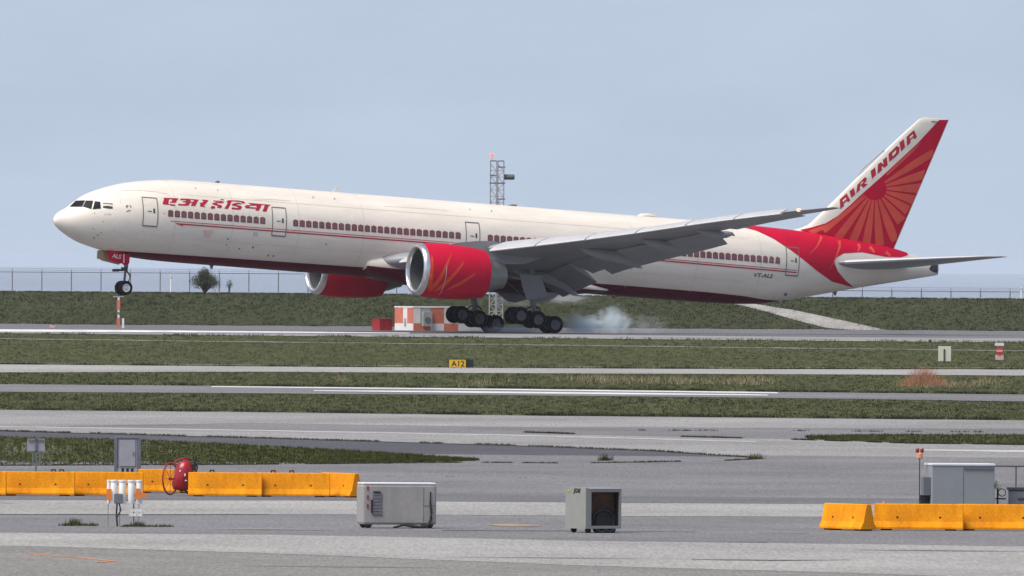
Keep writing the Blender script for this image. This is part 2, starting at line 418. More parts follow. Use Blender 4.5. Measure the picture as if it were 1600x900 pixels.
strip('apron_band', [(0, 833.5), (400, 836.5), (600, 840), (1000, 847.8), (1300, 851), (1600, 855)], [(0, 853.5), (400, 865), (900, 885), (1300, 896), (1600, 906)], 0.026, M['conc'], label='broad pale concrete band along the foreground', wob=0.5)
strip('foreground_asphalt', [(0, 853.9), (400, 865.4), (900, 885.4), (1300, 896.4), (1600, 906.4)], None, 0.024, M['near'], label='brownish asphalt at the bottom edge of the view')
strip('apron_band', [(0, 745), (800, 748), (1600, 756)], [(0, 782), (500, 783), (1000, 786.5), (1300, 788), (1600, 790)], 0.024, M['asphd'], label='darker asphalt band between the barriers and the pale concrete', wob=0.5)
# grass islands on the apron
strip('grass_island', [(0, 684), (200, 688), (400, 697.5), (600, 709), (750, 720)], [(0, 729.5), (400, 727.5), (700, 724.5), (750, 721)], 0.045, M['grass'], x1=gp(750, 720).x, label='grass island behind the orange barriers at left', wob=1.0)
strip('grass_island', [(1262, 682.5), (1350, 680.5), (1442, 680), (1600, 681)], [(1262, 686.5), (1330, 690.5), (1420, 693.5), (1600, 695.5)], 0.045, M['grass'], x0=gp(1262, 684).x, label='narrow grass island above the grey generator', wob=1.0)
# infield strips
strip('service_road', [(0, 600.7), (400, 604), (800, 607.6), (1200, 612.7), (1600, 617)], [(0, 612.7), (400, 615), (800, 618), (1200, 622), (1600, 628)], 0.020, M['asph'], label='grey asphalt road with two white lines across the infield', wob=0.8)
strip('parallel_taxiway', [(0, 569.7), (400, 573), (800, 575.6), (1200, 577.4), (1600, 577.8)], [(0, 582.5), (400, 581.2), (800, 583.6), (1200, 585), (1600, 587.3)], 0.020, M['conc'], label='pale concrete taxiway strip in the grass', wob=0.8)
strip('dirt_track', [(0, 528.8), (400, 533.8), (800, 538), (1200, 543), (1600, 548)], [(0, 530.3), (400, 535.3), (800, 539.4), (1200, 544.6), (1600, 549.3)], 0.020, M['track'], label='thin worn track in the grass beside the runway', wob=3.0)
strip('dirt_track', [(0, 566.8), (400, 570.3), (800, 573), (1200, 574.3), (1600, 575)], [(0, 567.6), (400, 571.1), (800, 573.8), (1200, 575.1), (1600, 575.8)], 0.020, M['track'], label='thin worn edge just behind the pale taxiway strip', wob=2.5)
# runway
strip('runway', [(0, 506.5), (800, 512), (1600, 517.5)], [(0, 520.5), (400, 524.3), (800, 527.8), (1200, 531.8), (1600, 535)], 0.020, M['runway'], label='grey runway under the landing airliner', wob=0.6)
strip('runway_shoulder', [(0, 519.2), (400, 521.6), (800, 522.8), (1200, 526.4), (1600, 529.2)], [(0, 521), (400, 524.8), (800, 528.3), (1200, 532.3), (1600, 535.5)], 0.026, M['concm'], label='pale shoulder along the near side of the runway', wob=0.8)
el0, el1 = gp(0, 518.7), gp(640, 521.3)
mb = MB(); rows = []
xa_, xb_ = -900.0, el1.x
for i in range(81):
    t = i / 80; x = xa_ + (xb_ - xa_) * t if i < 8 else (xa_ + (xb_ - xa_) * .1) + (xb_ - xa_) * .9 * (i - 8) / 72
    d = el0.y + (el1.y - el0.y) * (x - el0.x) / (el1.x - el0.x) if x > el0.x - 40 else el0.y + (el1.y - el0.y) * (-40) / (el1.x - el0.x)
    k = 1.0 - max(0.0, (x - el0.x) / (el1.x - el0.x)) ** 1.5 * .8
    z = tz(d) + .03
    rows.append([(x, d, z), (x, d + .5, z + .12 * k), (x, d + 1.1, z + .165 * k), (x, d + 1.6, z + .165 * k), (x, d + 2.6, z)])
mb.grid(rows)
setp(mb.build('edge_line', M['paint'], smooth='all'), kind='structure', label='white painted runway edge line at the left')
strip('road_line', [(330, 603.9), (800, 608.6), (1215, 613.6)], [(330, 605.2), (800, 610.2), (1215, 615.2)], 0.026, M['paint'], x0=gp(330, 605).x, x1=gp(1215, 614).x, label='upper thin white line on the infield road', wob=0.4)
strip('road_line', [(480, 610.3), (700, 611.6), (1000, 614.7), (1215, 617.4)], [(480, 611.3), (700, 614), (1000, 617), (1215, 618.4)], 0.026, M['paint'], x0=gp(490, 611).x, x1=gp(1200, 618).x, label='lower bolder white line on the infield road', wob=0.4)
strip('taxi_line', [(0, 667.0), (400, 673.2), (800, 680.6), (1180, 690.6)], [(0, 668.2), (400, 674.4), (800, 681.8), (1180, 691.8)], 0.036, M['paintf'], x1=gp(1180, 691).x, label='worn pale line along the light taxiway band', wob=0.3)
strip('taxi_line', [(560, 737.0), (1000, 741), (1600, 745.8)], [(560, 738.0), (1000, 742), (1600, 746.8)], 0.036, M['paintf'], x0=gp(560, 737).x, label='worn pale line behind the white trailer box', wob=0.2)
strip('taxi_line', [(1440, 703.4), (1600, 704.8)], [(1440, 705.2), (1600, 708)], 0.036, M['paintf'], x0=gp(1440, 704).x, label='worn pale line behind the grey generator', wob=0.2)
strip('orange_spray_mark', [(762, 821), (800, 819.6), (848, 822)], [(762, 822), (800, 824.6), (848, 823)], 0.032, M['rust'], x0=gp(762, 822).x, x1=gp(848, 822).x, label='orange stain on the asphalt between the two boxes', wob=0.2)
strip('orange_spray_mark', [(1000, 752.3), (1060, 754), (1135, 757.5)], [(1000, 753.3), (1060, 756), (1135, 759)], 0.032, M['rust'], x0=gp(1000, 753).x, x1=gp(1135, 758).x, label='long faint orange stain in the middle of the apron', wob=0.2)
strip('orange_spray_mark', [(45, 867), (120, 872), (160, 873.3), (178, 878)], [(45, 867.8), (120, 872.8), (160, 875), (178, 879)], 0.032, M['orangespray'], x0=gp(45, 867).x, x1=gp(178, 879).x, label='thin orange sprayed line in the foreground at left')
strip('orange_spray_mark', [(150, 880.5), (165, 877), (178, 877.8)], [(150, 881.2), (165, 881.6), (178, 879)], 0.036, M['orangespray'], x0=gp(150, 881).x, x1=gp(178, 879).x, label='orange sprayed arrow head in the foreground at left')
strip('pavement_crack', [(0, 674.0), (400, 685.4), (800, 696.8), (1025, 705.8), (1190, 717.2)], [(0, 674.7), (400, 686.2), (800, 697.6), (1025, 706.6), (1190, 717.8)], 0.040, M['crack'], x1=gp(1190, 717.5).x, label='long dark weedy crack along the light taxiway band', wob=0.5)
strip('pavement_crack', [(730, 724.4), (900, 725.7), (1125, 721.7), (1190, 718.4)], [(730, 725.0), (900, 726.3), (1125, 722.3), (1190, 718.8)], 0.040, M['crack'], x0=gp(730, 725).x, x1=gp(1190, 718.5).x, label='dark crack along the lower side of the asphalt tongue', wob=0.4)
strip('pavement_crack', [(0, 804.8), (250, 805.3), (400, 805)], [(0, 805.3), (250, 805.9), (400, 805.4)], 0.040, M['crack'], x1=gp(420, 805).x, label='thin dark crack behind the white tube barricade', wob=0.15)
strip('pavement_crack', [(1115, 848.6), (1180, 848.2), (1200, 849.2)], [(1115, 849.0), (1180, 849.2), (1200, 849.5)], 0.040, M['crack'], x0=gp(1115, 848.8).x, x1=gp(1200, 849.3).x, label='short dark crack in the right foreground', wob=0.1)
strip('pavement_crack', [(1080, 875.6), (1200, 877), (1330, 876.4)], [(1080, 876.2), (1200, 877.8), (1330, 876.8)], 0.040, M['asphd'], x0=gp(1080, 876).x, x1=gp(1330, 876.5).x, label='faint long crack in the pale foreground band', wob=0.2)
strip('pavement_crack', [(690, 746.5), (900, 751.5), (1170, 753)], [(690, 747.0), (900, 752.0), (1170, 753.4)], 0.040, M['asphd'], x0=gp(690, 747).x, x1=gp(1170, 753.2).x, label='thin crack in the apron behind the cooling unit', wob=0.3)
strip('pavement_crack', [(690, 829.6), (900, 830.6), (1090, 832)], [(690, 830.2), (900, 831.2), (1090, 832.4)], 0.040, M['asphd'], x0=gp(690, 830).x, x1=gp(1090, 832.2).x, label='thin crack between the trailer and the cooling unit', wob=0.1)
for k_, (u0, u1, v, h_, m_, lb_) in enumerate(((0, 24, 788, 1.0, 'asphd', 'small dark patch on the pale band at the far left'), (210, 226, 841.5, .9, 'asphd', 'small dark patch on the foreground band below the barricade'), (280, 293, 845.5, .9, 'asphd', 'second small dark patch on the foreground band at left'), (540, 552, 845, .8, 'asphd', 'small dark patch in the foreground below the trailer'), (845, 853, 805.6, 1.4, 'crack', 'tiny dark debris spot left of the cooling unit'), (330, 520, 828, .9, 'rust', 'faint reddish streak left of the trailer'), (1000, 1240, 770, .8, 'tongue', 'thin tar seam behind the cooling unit'), (580, 760, 765, .7, 'tongue', 'thin tar seam behind the trailer'), (1050, 1150, 768, 1.5, 'asphd', 'dark repair patch in the middle of the apron'), (620, 860, 738.5, .9, 'tongue', 'tar seam right of the left barriers'), (1180, 1260, 834, 1.2, 'asph', 'dull patch left of the right barriers'), (700, 1000, 872, .7, 'asphd', 'hairline seam across the pale foreground band'), (380, 700, 886, .7, 'asphd', 'hairline seam in the brownish foreground asphalt'), (1330, 1600, 861, .8, 'asphd', 'tar seam in the right foreground'))):
    um = (u0 + u1) / 2
    sl = (u1 - u0) * .009
    strip('pavement_patch', [(u0, v), (um, v - h_ * .4 + sl / 2), (u1, v + sl)], [(u0, v + .2), (um, v + h_ * .6 + sl / 2), (u1, v + sl + .2)], 0.044, M[m_], x0=gp(u0, v).x, x1=gp(u1, v).x, label=lb_, wob=.08)
M['dikeg'] = mat('embankment_turf', (0.040, 0.048, 0.024), 0.95, spec=0.1, col2=(0.058, 0.064, 0.034), scale=0.5, stretch=(0.5, 0.2, 1.0), fine=0.12, fscale=5.0, **GW)
mb = MB()
mb.grid([[(x, d, tz(d) + 0.015) for x in XS] for d in (1196.5, 1198, 1200, 1203, 1206, 1209, 1211, 1212)])
setp(mb.build('embankment', M['dikeg'], smooth='all'), kind='structure', label='dark turf face of the sea embankment beyond the runway')
# gravel on the embankment
def slope_patch(name, poly_top, poly_bot, m, label, off=0.03, n=40, k=8):
    T, B = lerp1(poly_top), lerp1(poly_bot)
    u0, u1 = poly_top[0][0], poly_top[-1][0]
    mb = MB(); rows = []
    for i in range(n + 1):
        u = u0 + (u1 - u0) * i / n
        rows.append([gp(u, T(u) + (B(u) - T(u)) * j / k) + Vector((0, -off, off)) for j in range(k + 1)])
    mb.grid(rows)
    return setp(mb.build(name, m, smooth='all'), kind='structure', label=label)
RT = [(1125, 470), (1180, 475.5), (1240, 485), (1300, 497.5), (1350, 508.5), (1385, 516.3)]
RB = [(1125, 471.5), (1165, 479), (1200, 488), (1240, 500), (1290, 512.5), (1330, 516.3), (1385, 517.6)]
slope_patch('gravel_ramp', RT, RB, M['gravel'], 'pale gravel ramp down the embankment behind the tail')
mb = MB()
mb.grid([[(x, d, tz(d) + 0.03) for x in XS] for d in (1212.0, 1215.0, 1217.5)])
setp(mb.build('crest_path', M['gravel'], smooth='all'), kind='structure', label='pale gravel path on top of the embankment')

# ================================================================ the airliner
# local frame: x aft of the nose, y to the right wing (near wing is negative), z up from the fuselage axis
AX, AZ, AD, YAW, PIT = -34.2345549, 12.0096898, 1147.52625, 0.417183856, 0.0627278665
BASE = Vector((38.62, 0.0, -6.44))
A_ROT = Matrix.Rotation(YAW, 4, 'Z') @ Matrix.Rotation(PIT, 4, 'Y')
A_MAT = Matrix.Translation((AX, AD, AZ)) @ A_ROT
A_INV = A_MAT.inverted()
jet = empty('airliner', (0, 0, 0))
base_w = A_MAT @ BASE
base_w.z = tz(base_w.y) + 0.02
jet.matrix_world = Matrix.Translation(base_w) @ A_ROT
setp(jet, 'white twin-engine airliner with red tail and red engines touching down on the runway', 'airliner')
OFF = -BASE

def part(mbd, name, mats, parent=None, smooth=True):
    """a piece given in airliner coordinates, hung under the airliner or one of its parts"""
    mbd.v = [(x + OFF.x, y + OFF.y, z + OFF.z) for x, y, z in mbd.v]
    return mbd.build(name, mats, parent or jet, smooth=smooth)

ray_o = A_INV @ Vector((0, 0, ZC))
def lray(u, v):
    return (A_INV.to_3x3() @ pxray(u, v))
def inv(u, v, y):
    d = lray(u, v)
    t = (y - ray_o.y) / d.y
    p = ray_o + d * t
    return p.x, p.z
def hit(u, v, ysurf, ya, yb):
    """first point of a surface |y - ...| seen at a picture position; clamps to the outline"""
    d = lray(u, v)
    def P(y): return ray_o + d * ((y - ray_o.y) / d.y)
    best = None; n = 64
    prev = ya
    for i in range(n + 1):
        y = ya + (yb - ya) * i / n
        p = P(y); g = ysurf(p.x, p.z) - y          # ysurf gives the near side's y
        if best is None or g < best[0]: best = (g, y)
        if g <= 0:
            a, b = prev, y
            for _ in range(30):
                m = (a + b) / 2; p = P(m)
                if ysurf(p.x, p.z) - m > 0: a = m
                else: b = m
            return P(b)
        prev = y
    return P(best[1])

# ---- fuselage
ztop = pchip([0, .06, .27, 1.06, 1.71, 2.37, 3.92, 5.95, 8.36, 10.0, 12.0, 50, 57, 61, 66, 69.5, 71, 73.2], [-.63, -.36, -.08, .44, .97, 1.44, 2.10, 2.66, 2.98, 3.08, 3.1, 3.1, 3.02, 2.91, 2.5, 2.08, 1.75, 1.2])
zbot = pchip([0, .05, .2, 1.07, 2.14, 3.2, 4.11, 6, 8.5, 11, 52, 55, 58.41, 59.6, 62.82, 66.23, 70, 73.2], [-.63, -.83, -1.03, -1.64, -2.14, -2.42, -2.62, -2.92, -3.07, -3.1, -3.1, -3.07, -2.86, -2.64, -1.95, -1.17, -.36, .34])
hwid = pchip([0, .05, .2, .5, 1, 2, 3, 4, 5, 6, 7, 8.5, 10, 49, 55, 58, 60, 63, 66, 69, 72, 73.2], [0, .26, .5, .8, 1.17, 1.72, 2.14, 2.47, 2.71, 2.88, 3.0, 3.08, 3.1, 3.1, 2.98, 2.76, 2.52, 2.0, 1.45, .9, .42, .2])
def fus_y(x, z):
    if x < 0 or x > 73.2: return 99.0
    a, b = ztop(x), zbot(x)
    c, h = (a + b) / 2, max((a - b) / 2, 1e-4)
    k = 1 - ((z - c) / h) ** 2
    if k <= 0: return 50 - k
    return -hwid(x) * math.sqrt(k)
def fus_pt(x, th, off=0.0):
    a, b = ztop(x), zbot(x)
    c, h, w = (a + b) / 2, (a - b) / 2, hwid(x)
    return Vector((x, -(w + off) * math.cos(th), c + (h + off) * math.sin(th)))
def hull(u, v, off=0.0):
    p = hit(u, v, fus_y, -3.3, 0.3)
    if off:
        x, z = p.x, p.z
        a, b = ztop(x), zbot(x); c, h, w = (a + b) / 2, max((a - b) / 2, .05), max(hwid(x), .05)
        n = Vector((0, p.y / (w * w), (z - c) / (h * h)))
        if n.length > 1e-6: n.normalize()
        e = 0.02
        sx = -(ztop(x + e) - ztop(x - e)) / (2 * e) * max(n.z, 0) - (hwid(x + e) - hwid(x - e)) / (2 * e) * abs(n.y) + (zbot(x + e) - zbot(x - e)) / (2 * e) * max(-n.z, 0)
        n = Vector((sx, n.y, n.z)).normalized()
        p = p + n * off
    return p

st = [0.0, .02, .06, .12, .2, .32, .48, .7, 1.0, 1.3, 1.65, 2, 2.4, 2.9, 3.4, 4, 4.7, 5.5, 6.3, 7.2, 8.2, 9.3, 10.5, 12] + list(range(14, 50, 2)) + [50 + i * .75 for i in range(31)] + [73.2]
NSEG = 64
mb = MB()
mb.rings([[fus_pt(x if x > 0 else 0.0005, k * 2 * math.pi / NSEG) for k in range(NSEG)] for x in st])
fus = part(mb, 'fuselage', M['white'], smooth='all')

def subdivide_poly(polys, step):
    """flat polygons in picture coordinates, cut into a fine lattice so that they can follow a curved skin"""
    bm = bmesh.new()
    for poly in polys:
        vs = [bm.verts.new((a, b, 0)) for a, b in poly]
        try: f = bm.faces.new(vs)
        except ValueError: continue
    bm.normal_update()
    bmesh.ops.triangulate(bm, faces=bm.faces[:])
    us = [v.co.x for v in bm.verts]; ws = [v.co.y for v in bm.verts]
    for ax, lo, hi in ((0, min(us), max(us)), (1, min(ws), max(ws))):
        k = math.floor(lo / step) * step + step
        while k < hi:
            co = Vector((k, 0, 0)) if ax == 0 else Vector((0, k, 0))
            no = Vector((1, 0, 0)) if ax == 0 else Vector((0, 1, 0))
            bmesh.ops.bisect_plane(bm, geom=bm.verts[:] + bm.edges[:] + bm.faces[:], plane_co=co, plane_no=no, dist=1e-5)
            k += step
    bm.verts.index_update()
    vs = [(v.co.x, v.co.y) for v in bm.verts]
    fs = [tuple(v.index for v in f.verts) for f in bm.faces]
    bm.free()
    return vs, fs
def decal(name, polys, m, mapf, off, step=4.0, parent=None, mirror=False):
    vs, fs = subdivide_poly(polys, step)
    mb = MB()
    P = [mapf(u, v, off) for u, v in vs]
    mb.add(P, fs)
    if mirror: mb.add([(p.x, -p.y, p.z) for p in P], fs)
    return part(mb, name, m, parent, smooth='all')
def rect(u0, v0, u1, v1): return [(u0, v0), (u1, v0), (u1, v1), (u0, v1)]
def line_poly(pts, w0, w1=None):
    """a stroke as quads, picture coordinates"""
    w1 = w0 if w1 is None else w1
    out = []; n = len(pts) - 1
    L = []
    for i, p in enumerate(pts):
        a = Vector(pts[max(i - 1, 0)]); b = Vector(pts[min(i + 1, n)])
        t = (b - a).normalized(); nn = Vector((-t.y, t.x))
        w = (w0 + (w1 - w0) * i / n) / 2
        L.append((Vector(p) + nn * w, Vector(p) - nn * w))
    for i in range(n):
        out.append([tuple(L[i][0]), tuple(L[i + 1][0]), tuple(L[i + 1][1]), tuple(L[i][1])])
    return out
def text_polys(txt, size=1.0, shear=0.0, bold=0.0):
    cu = bpy.data.curves.new('t', 'FONT'); cu.body = txt; cu.size = size; cu.shear = shear; cu.offset = bold; cu.resolution_u = 3
    ob = bpy.data.objects.new('t', cu); COL.objects.link(ob)
    bpy.context.view_layer.update()
    me = bpy.data.meshes.new_from_object(ob.evaluated_get(bpy.context.evaluated_depsgraph_get()))
    polys = [[(me.vertices[i].co.x, me.vertices[i].co.y) for i in p.vertices] for p in me.polygons]
    bpy.data.objects.remove(ob); bpy.data.curves.remove(cu); bpy.data.meshes.remove(me)
    return polys
def text_px(txt, u0, v0, u1, v1, skew=0.0, shear=0.0, bold=0.0):
    """text fitted to a picture box; skew lowers the right end"""
    P = text_polys(txt, 1.0, shear, bold)
    xs_ = [a for p in P for a, b in p]; ys_ = [b for p in P for a, b in p]
    x0, x1, y0, y1 = min(xs_), max(xs_), min(ys_), max(ys_)
    return [[(u0 + (a - x0) / (x1 - x0) * (u1 - u0), v1 - (b - y0) / (y1 - y0) * (v1 - v0) + skew * (a - x0) / (x1 - x0)) for a, b in p] for p in P]

# belly paint: follows the traced upper edge of the maroon
zb_pts = [hull(u, v) for u, v in ((163, 391.5), (200, 393), (300, 399.5), (470, 411), (634, 422))]
zbl = pchip([4.0] + [p.x for p in zb_pts[1:]] + [40, 52, 56, 58.5, 60.4], [zb_pts[0].z] + [p.z for p in zb_pts[1:]] + [-2.32, -2.34, -2.42, -2.56, -2.52])
mb = MB(); rows = []
for i in range(121):
    x = 3.95 + (60.2 - 3.95) * i / 120
    a, b = ztop(x), zbot(x); c, h = (a + b) / 2, (a - b) / 2
    s_ = min(max((zbl(x) - c) / h, -0.9999), 0.0)
    th = math.asin(s_)
    rows.append([fus_pt(x, th + (-math.pi - 2 * th) * j / 16, 0.008) for j in range(17)])
mb.grid(rows)
part(mb, 'belly_paint', M['maroon'], smooth='all')

# wing-to-body fairing
mb = MB(); rings = []
fw = pchip([24.6, 25.4, 26.8, 29, 33, 38, 41, 43, 44.8], [2.55, 2.95, 3.22, 3.42, 3.5, 3.42, 3.15, 2.7, 2.0])
fb = pchip([24.6, 25.4, 26.8, 29, 33, 38, 41, 43, 44.8], [-2.75, -2.98, -3.25, -3.48, -3.55, -3.5, -3.38, -3.2, -2.95])
ft = pchip([24.6, 25.4, 26.8, 29, 33, 38, 41, 43, 44.8], [-1.6, -1.35, -1.05, -.8, -.7, -1.1, -1.75, -2.25, -2.6])
xs_f = [24.6 + (44.8 - 24.6) * i / 44 for i in range(45)]
NF = 40
for x in xs_f:
    c, h, w = (ft(x) + fb(x)) / 2, (ft(x) - fb(x)) / 2, fw(x)
    rings.append([(x, -w * math.copysign(abs(math.cos(k * 2 * math.pi / NF)) ** .8, math.cos(k * 2 * math.pi / NF)), c + h * math.copysign(abs(math.sin(k * 2 * math.pi / NF)) ** .8, math.sin(k * 2 * math.pi / NF))) for k in range(NF)])
mb.rings(rings)
mb.m = [1 if len(f) == 4 and 20 < (i % NF) < 39 else 0 for i, f in enumerate(mb.f)]
part(mb, 'wing_fairing', [M['white'], M['maroon']], smooth='all')
decal('landing_light_recess', [[(613, 400), (619, 395.5), (637, 393.5), (638, 405), (622, 404)]], M['dark'], lambda u, v, o: hit(u, v, lambda x, z: (-fw(x) * max(0, 1 - abs((z - (ft(x) + fb(x)) / 2) / ((ft(x) - fb(x)) / 2)) ** 2.5) ** .4 if 24.6 < x < 44.8 and fb(x) < z < ft(x) else 9), -4, 0) + Vector((0, -o, 0)), 0.03, 4)

# cockpit windows
for poly in ([(109.5, 322.9), (118.7, 313.9), (132.6, 313.4), (128.2, 323)], [(130, 322.8), (134.6, 313.8), (145.2, 313.9), (142.6, 326.3)], [(145.2, 326.8), (148.4, 314.8), (156.4, 315.6), (157.4, 325.6)]):
    cx_, cy_ = sum(p[0] for p in poly) / 4, sum(p[1] for p in poly) / 4
    fr = decal('cockpit_window', [[(cx_ + (a - cx_) * 1.09, cy_ + (b - cy_) * 1.09) for a, b in poly]], M['seam'], hull, 0.012, 3)
    decal('pane', [poly], M['glass'], hull, 0.024, 3, parent=fr)

# cabin windows: dark red arches with a pane
def win_mesh():
    mb = MB()
    out = [(-.19, -.265), (.19, -.265), (.215, -.23), (.215, .15), (.18, .205), (.07, .225), (0, .275), (-.07, .225), (-.18, .205), (-.215, .15), (-.215, -.23)]
    vs = [(a, -math.sqrt(3.1 ** 2 - (b + .47) ** 2) - .014 + math.sqrt(3.1 ** 2 - .47 ** 2), b) for a, b in out]
    vs.append((0, -.02, -.02))
    n = len(out)
    mb.add(vs, [(i, (i + 1) % n, n) for i in range(n)])
    p = MB()
    o2 = [(-.11, -.21), (.11, -.21), (.15, -.16), (.15, .10), (.11, .16), (-.11, .16), (-.15, .10), (-.15, -.16)]
    p.add([(a, -math.sqrt(3.1 ** 2 - (b + .47) ** 2) - .034 + math.sqrt(3.1 ** 2 - .47 ** 2), b) for a, b in o2], [tuple(range(8))])
    return mb, p
wmb, pmb = win_mesh()
wins = []
def cabin_window(x):
    y = fus_y(x, .47)
    if not wins:
        w = wmb.build('window', M['winframe'], jet); p = pmb.build('pane', M['pane'], w)
        wins.append((w, p))
    else:
        w = wins[0][0].copy(); COL.objects.link(w); p = wins[0][1].copy(); COL.objects.link(p); p.parent = w
    w.location = (x + OFF.x, y + OFF.y, .47 + OFF.z)
PT = 0.5334
w1 = 8.144
for i in range(15): cabin_window(w1 + i * PT)
x2 = inv(462, 347.7, -3.06)[0]
for i in range(26): cabin_window(x2 + i * PT)
x3 = inv(766.1, 370.4, -3.06)[0]
for i in range(16): cabin_window(x3 + i * PT)
x4 = inv(1217, 408, -3.0)[0]
for i in range(25): cabin_window(x4 - i * PT)

# doors
def door(xc, mark=True):
    z0, z1, hw = -.60, 1.52, .56
    def sp(a, z, o): 
        y = fus_y(a, z)
        return (a, y - o * math.sqrt(max(0, 1 - (z / 3.1) ** 2)), z + o * z / 3.1)
    def patch(a0, a1, b0, b1, o, n=8):
        m_ = MB(); m_.grid([[sp(a0 + (a1 - a0) * i / 2, b0 + (b1 - b0) * j / n, o) for j in range(n + 1)] for i in range(3)])
        return m_
    d = part(patch(xc - hw, xc + hw, z0, z1, .012), 'door', M['white'], smooth='all')
    fr = MB()
    for q in (patch(xc - hw - .03, xc - hw + .035, z0, z1, .026), patch(xc + hw - .035, xc + hw + .03, z0, z1, .026), patch(xc - hw, xc + hw, z1 - .045, z1 + .03, .028, 2), patch(xc - hw, xc + hw, z0 - .06, z0 + .04, .028, 2)):
        fr.add(q.v, q.f)
    part(fr, 'door_seam', M['seam'], d, smooth='all')
    part(patch(xc + .20, xc + .34, .38, .72, .03, 2), 'door_window', M['markdark'], d, smooth='all')
    part(patch(xc - .22, xc + .10, .46, .53, .03, 2), 'handle', M['seam'], d, smooth='all')
door(inv(236.7, 331, -3.08)[0]); door(inv(436.7, 346, -3.08)[0]); door(inv(739.2, 368, -3.08)[0]); door(inv(1240.5, 411, -2.75)[0])

# cheat line: a thin and a thicker stripe that start in a little arrow
zch = [(266, 345.2), (274.5, 349.6)]
def stripe(name, xa, xb, za, zb_, hgt):
    mb = MB(); n = 60; rows = []
    for i in range(n + 1):
        x = xa + (xb - xa) * i / n; z = za + (zb_ - za) * i / n
        rows.append([(x, fus_y(x, q) - .016, q) for q in (z - hgt / 2, z + hgt / 2)])
    mb.grid(rows)
    return part(mb, name, M['letter'], smooth='all')
pa, pb = hull(266, 345.2), hull(447, 357.6)
pc, pd = hull(276, 349.6), hull(447, 360.4)
pe, pf = hull(1010, 402.0), hull(1228, 421.3)
pg, ph = hull(1010, 405.2), hull(1228, 424.6)
stripe('cheat_line', pa.x, pe.x, pa.z, pe.z, .045); stripe('cheat_line', pe.x, inv(1247, 422, -2.7)[0], pe.z, pf.z, .05)
stripe('cheat_line', pc.x, pg.x, pc.z, pg.z, .095); stripe('cheat_line', pg.x, inv(1247, 426, -2.7)[0], pg.z, ph.z, .095)
decal('cheat_line_arrow', [[(272, 348), (286, 349.6), (284.5, 353.5), (280, 350.8)]], M['letter'], hull, 0.02, 4)

# Devanagari title
def c1(pts): return [(240 + a / 15.238, 300 + b / 15.238) for a, b in pts]
def c2(pts): return [(320 + a / 15.238, 300 + b / 15.238) for a, b in pts]
title = {
 'e': [c1([(235, 138), (595, 153), (572, 178), (365, 172), (238, 168)]), c1([(252, 160), (366, 168), (345, 283), (515, 300), (505, 330), (405, 324), (395, 306), (215, 292), (213, 262)]), c1([(450, 165), (570, 170), (520, 256), (380, 253), (388, 234), (430, 225)])],
 'a': [c1([(645, 156), (780, 160), (872, 166), (878, 205), (845, 300), (805, 322), (700, 322), (580, 316), (580, 281), (690, 288), (755, 285), (772, 252), (690, 238), (692, 220), (768, 214), (772, 192), (622, 192)]), c1([(848, 229), (962, 235), (956, 256), (846, 253)]), c1([(880, 166), (1080, 185), (1048, 214), (1030, 255), (985, 331), (885, 331), (890, 311), (930, 252), (965, 196), (880, 186)])],
 'r': [c1([(1148, 184), (1308, 195), (1290, 216), (1238, 278), (1182, 335), (1243, 350), (1212, 359), (1112, 346), (1094, 322), (1120, 288), (1085, 260), (1168, 250), (1188, 208), (1148, 205)])],
 'i': [c2([(200, 204), (375, 212), (462, 236), (430, 262), (378, 268), (300, 262), (272, 284), (392, 316), (406, 336), (398, 364), (370, 381), (286, 376), (300, 350), (318, 334), (176, 290), (176, 266), (296, 240), (372, 240), (374, 229), (200, 224)]), c2([(360, 190), (386, 171), (462, 181), (442, 199)]), c2([(148, 350), (176, 330), (236, 344), (246, 366), (230, 392), (180, 401), (134, 386)])],
 'd': [c2([(500, 240), (560, 197), (800, 205), (930, 225), (962, 266), (900, 276), (858, 240), (640, 222), (624, 246), (600, 310), (546, 401), (459, 396), (530, 292), (538, 244)]), c2([(640, 288), (720, 266), (765, 256), (882, 270), (860, 291), (760, 290), (752, 304), (862, 335), (886, 352), (850, 414), (802, 423), (640, 409), (630, 380), (660, 368), (780, 384), (794, 364), (740, 336), (650, 326)])],
 'y': [c2([(1038, 261), (1566, 305), (1550, 323), (1522, 322), (1500, 372), (1460, 469), (1364, 459), (1400, 390), (1424, 314), (1346, 308), (1330, 362), (1281, 446), (1199, 439), (1226, 390), (1212, 398), (980, 386), (955, 366), (957, 330), (992, 314), (1150, 316), (1060, 288)])],
}
lt = None
for k, polys in title.items():
    decal('title_letter', polys, M['letter'], hull, 0.020, 3)
# slot in the loop of the last letter
decal('title_letter_counter', [c2([(1062, 345), (1195, 332), (1232, 350), (1226, 372), (1062, 360)])], M['white'], hull, 0.028, 3)
# registration and small marks
decal('registration', text_px('VT-ALS', 1178.5, 426.3, 1208, 432.6, skew=2.0, shear=0.3, bold=0.02), M['markdark'], hull, 0.02, 4)
flag = decal('flag', [rect(161, 319.2, 176, 321.4)], M['whitemark'], hull, 0.016, 3)
decal('flag_band', [[(161, 316.9), (176, 317.9), (176, 320), (161, 319)]], M['saffron'], hull, 0.02, 3, parent=flag)
decal('flag_band', [[(161, 322.2), (168, 321.9), (176, 322.9), (176, 326), (170, 326), (161, 324.6)]], M['green'], hull, 0.02, 3, parent=flag)
decal('nose_script', [rect(162, 334, 167, 335), rect(168, 333.8, 173.5, 335.2)], M['pinkmark'], hull, 0.02, 3)
decal('alliance_badge', [[(196, 322), (199, 320.4), (200.4, 321.6), (198, 325)], [(202, 320.4), (204, 321), (205.6, 324), (203.6, 324)], [(197, 330), (203.6, 327.6), (203.8, 329), (198, 331)]], M['seam'], hull, 0.02, 3)
decal('faded_emblem', [rect(318, 360, 329, 371), [(331, 359), (333, 359), (332, 366), (330, 366)]], M['pinkmark'], hull, 0.018, 4)
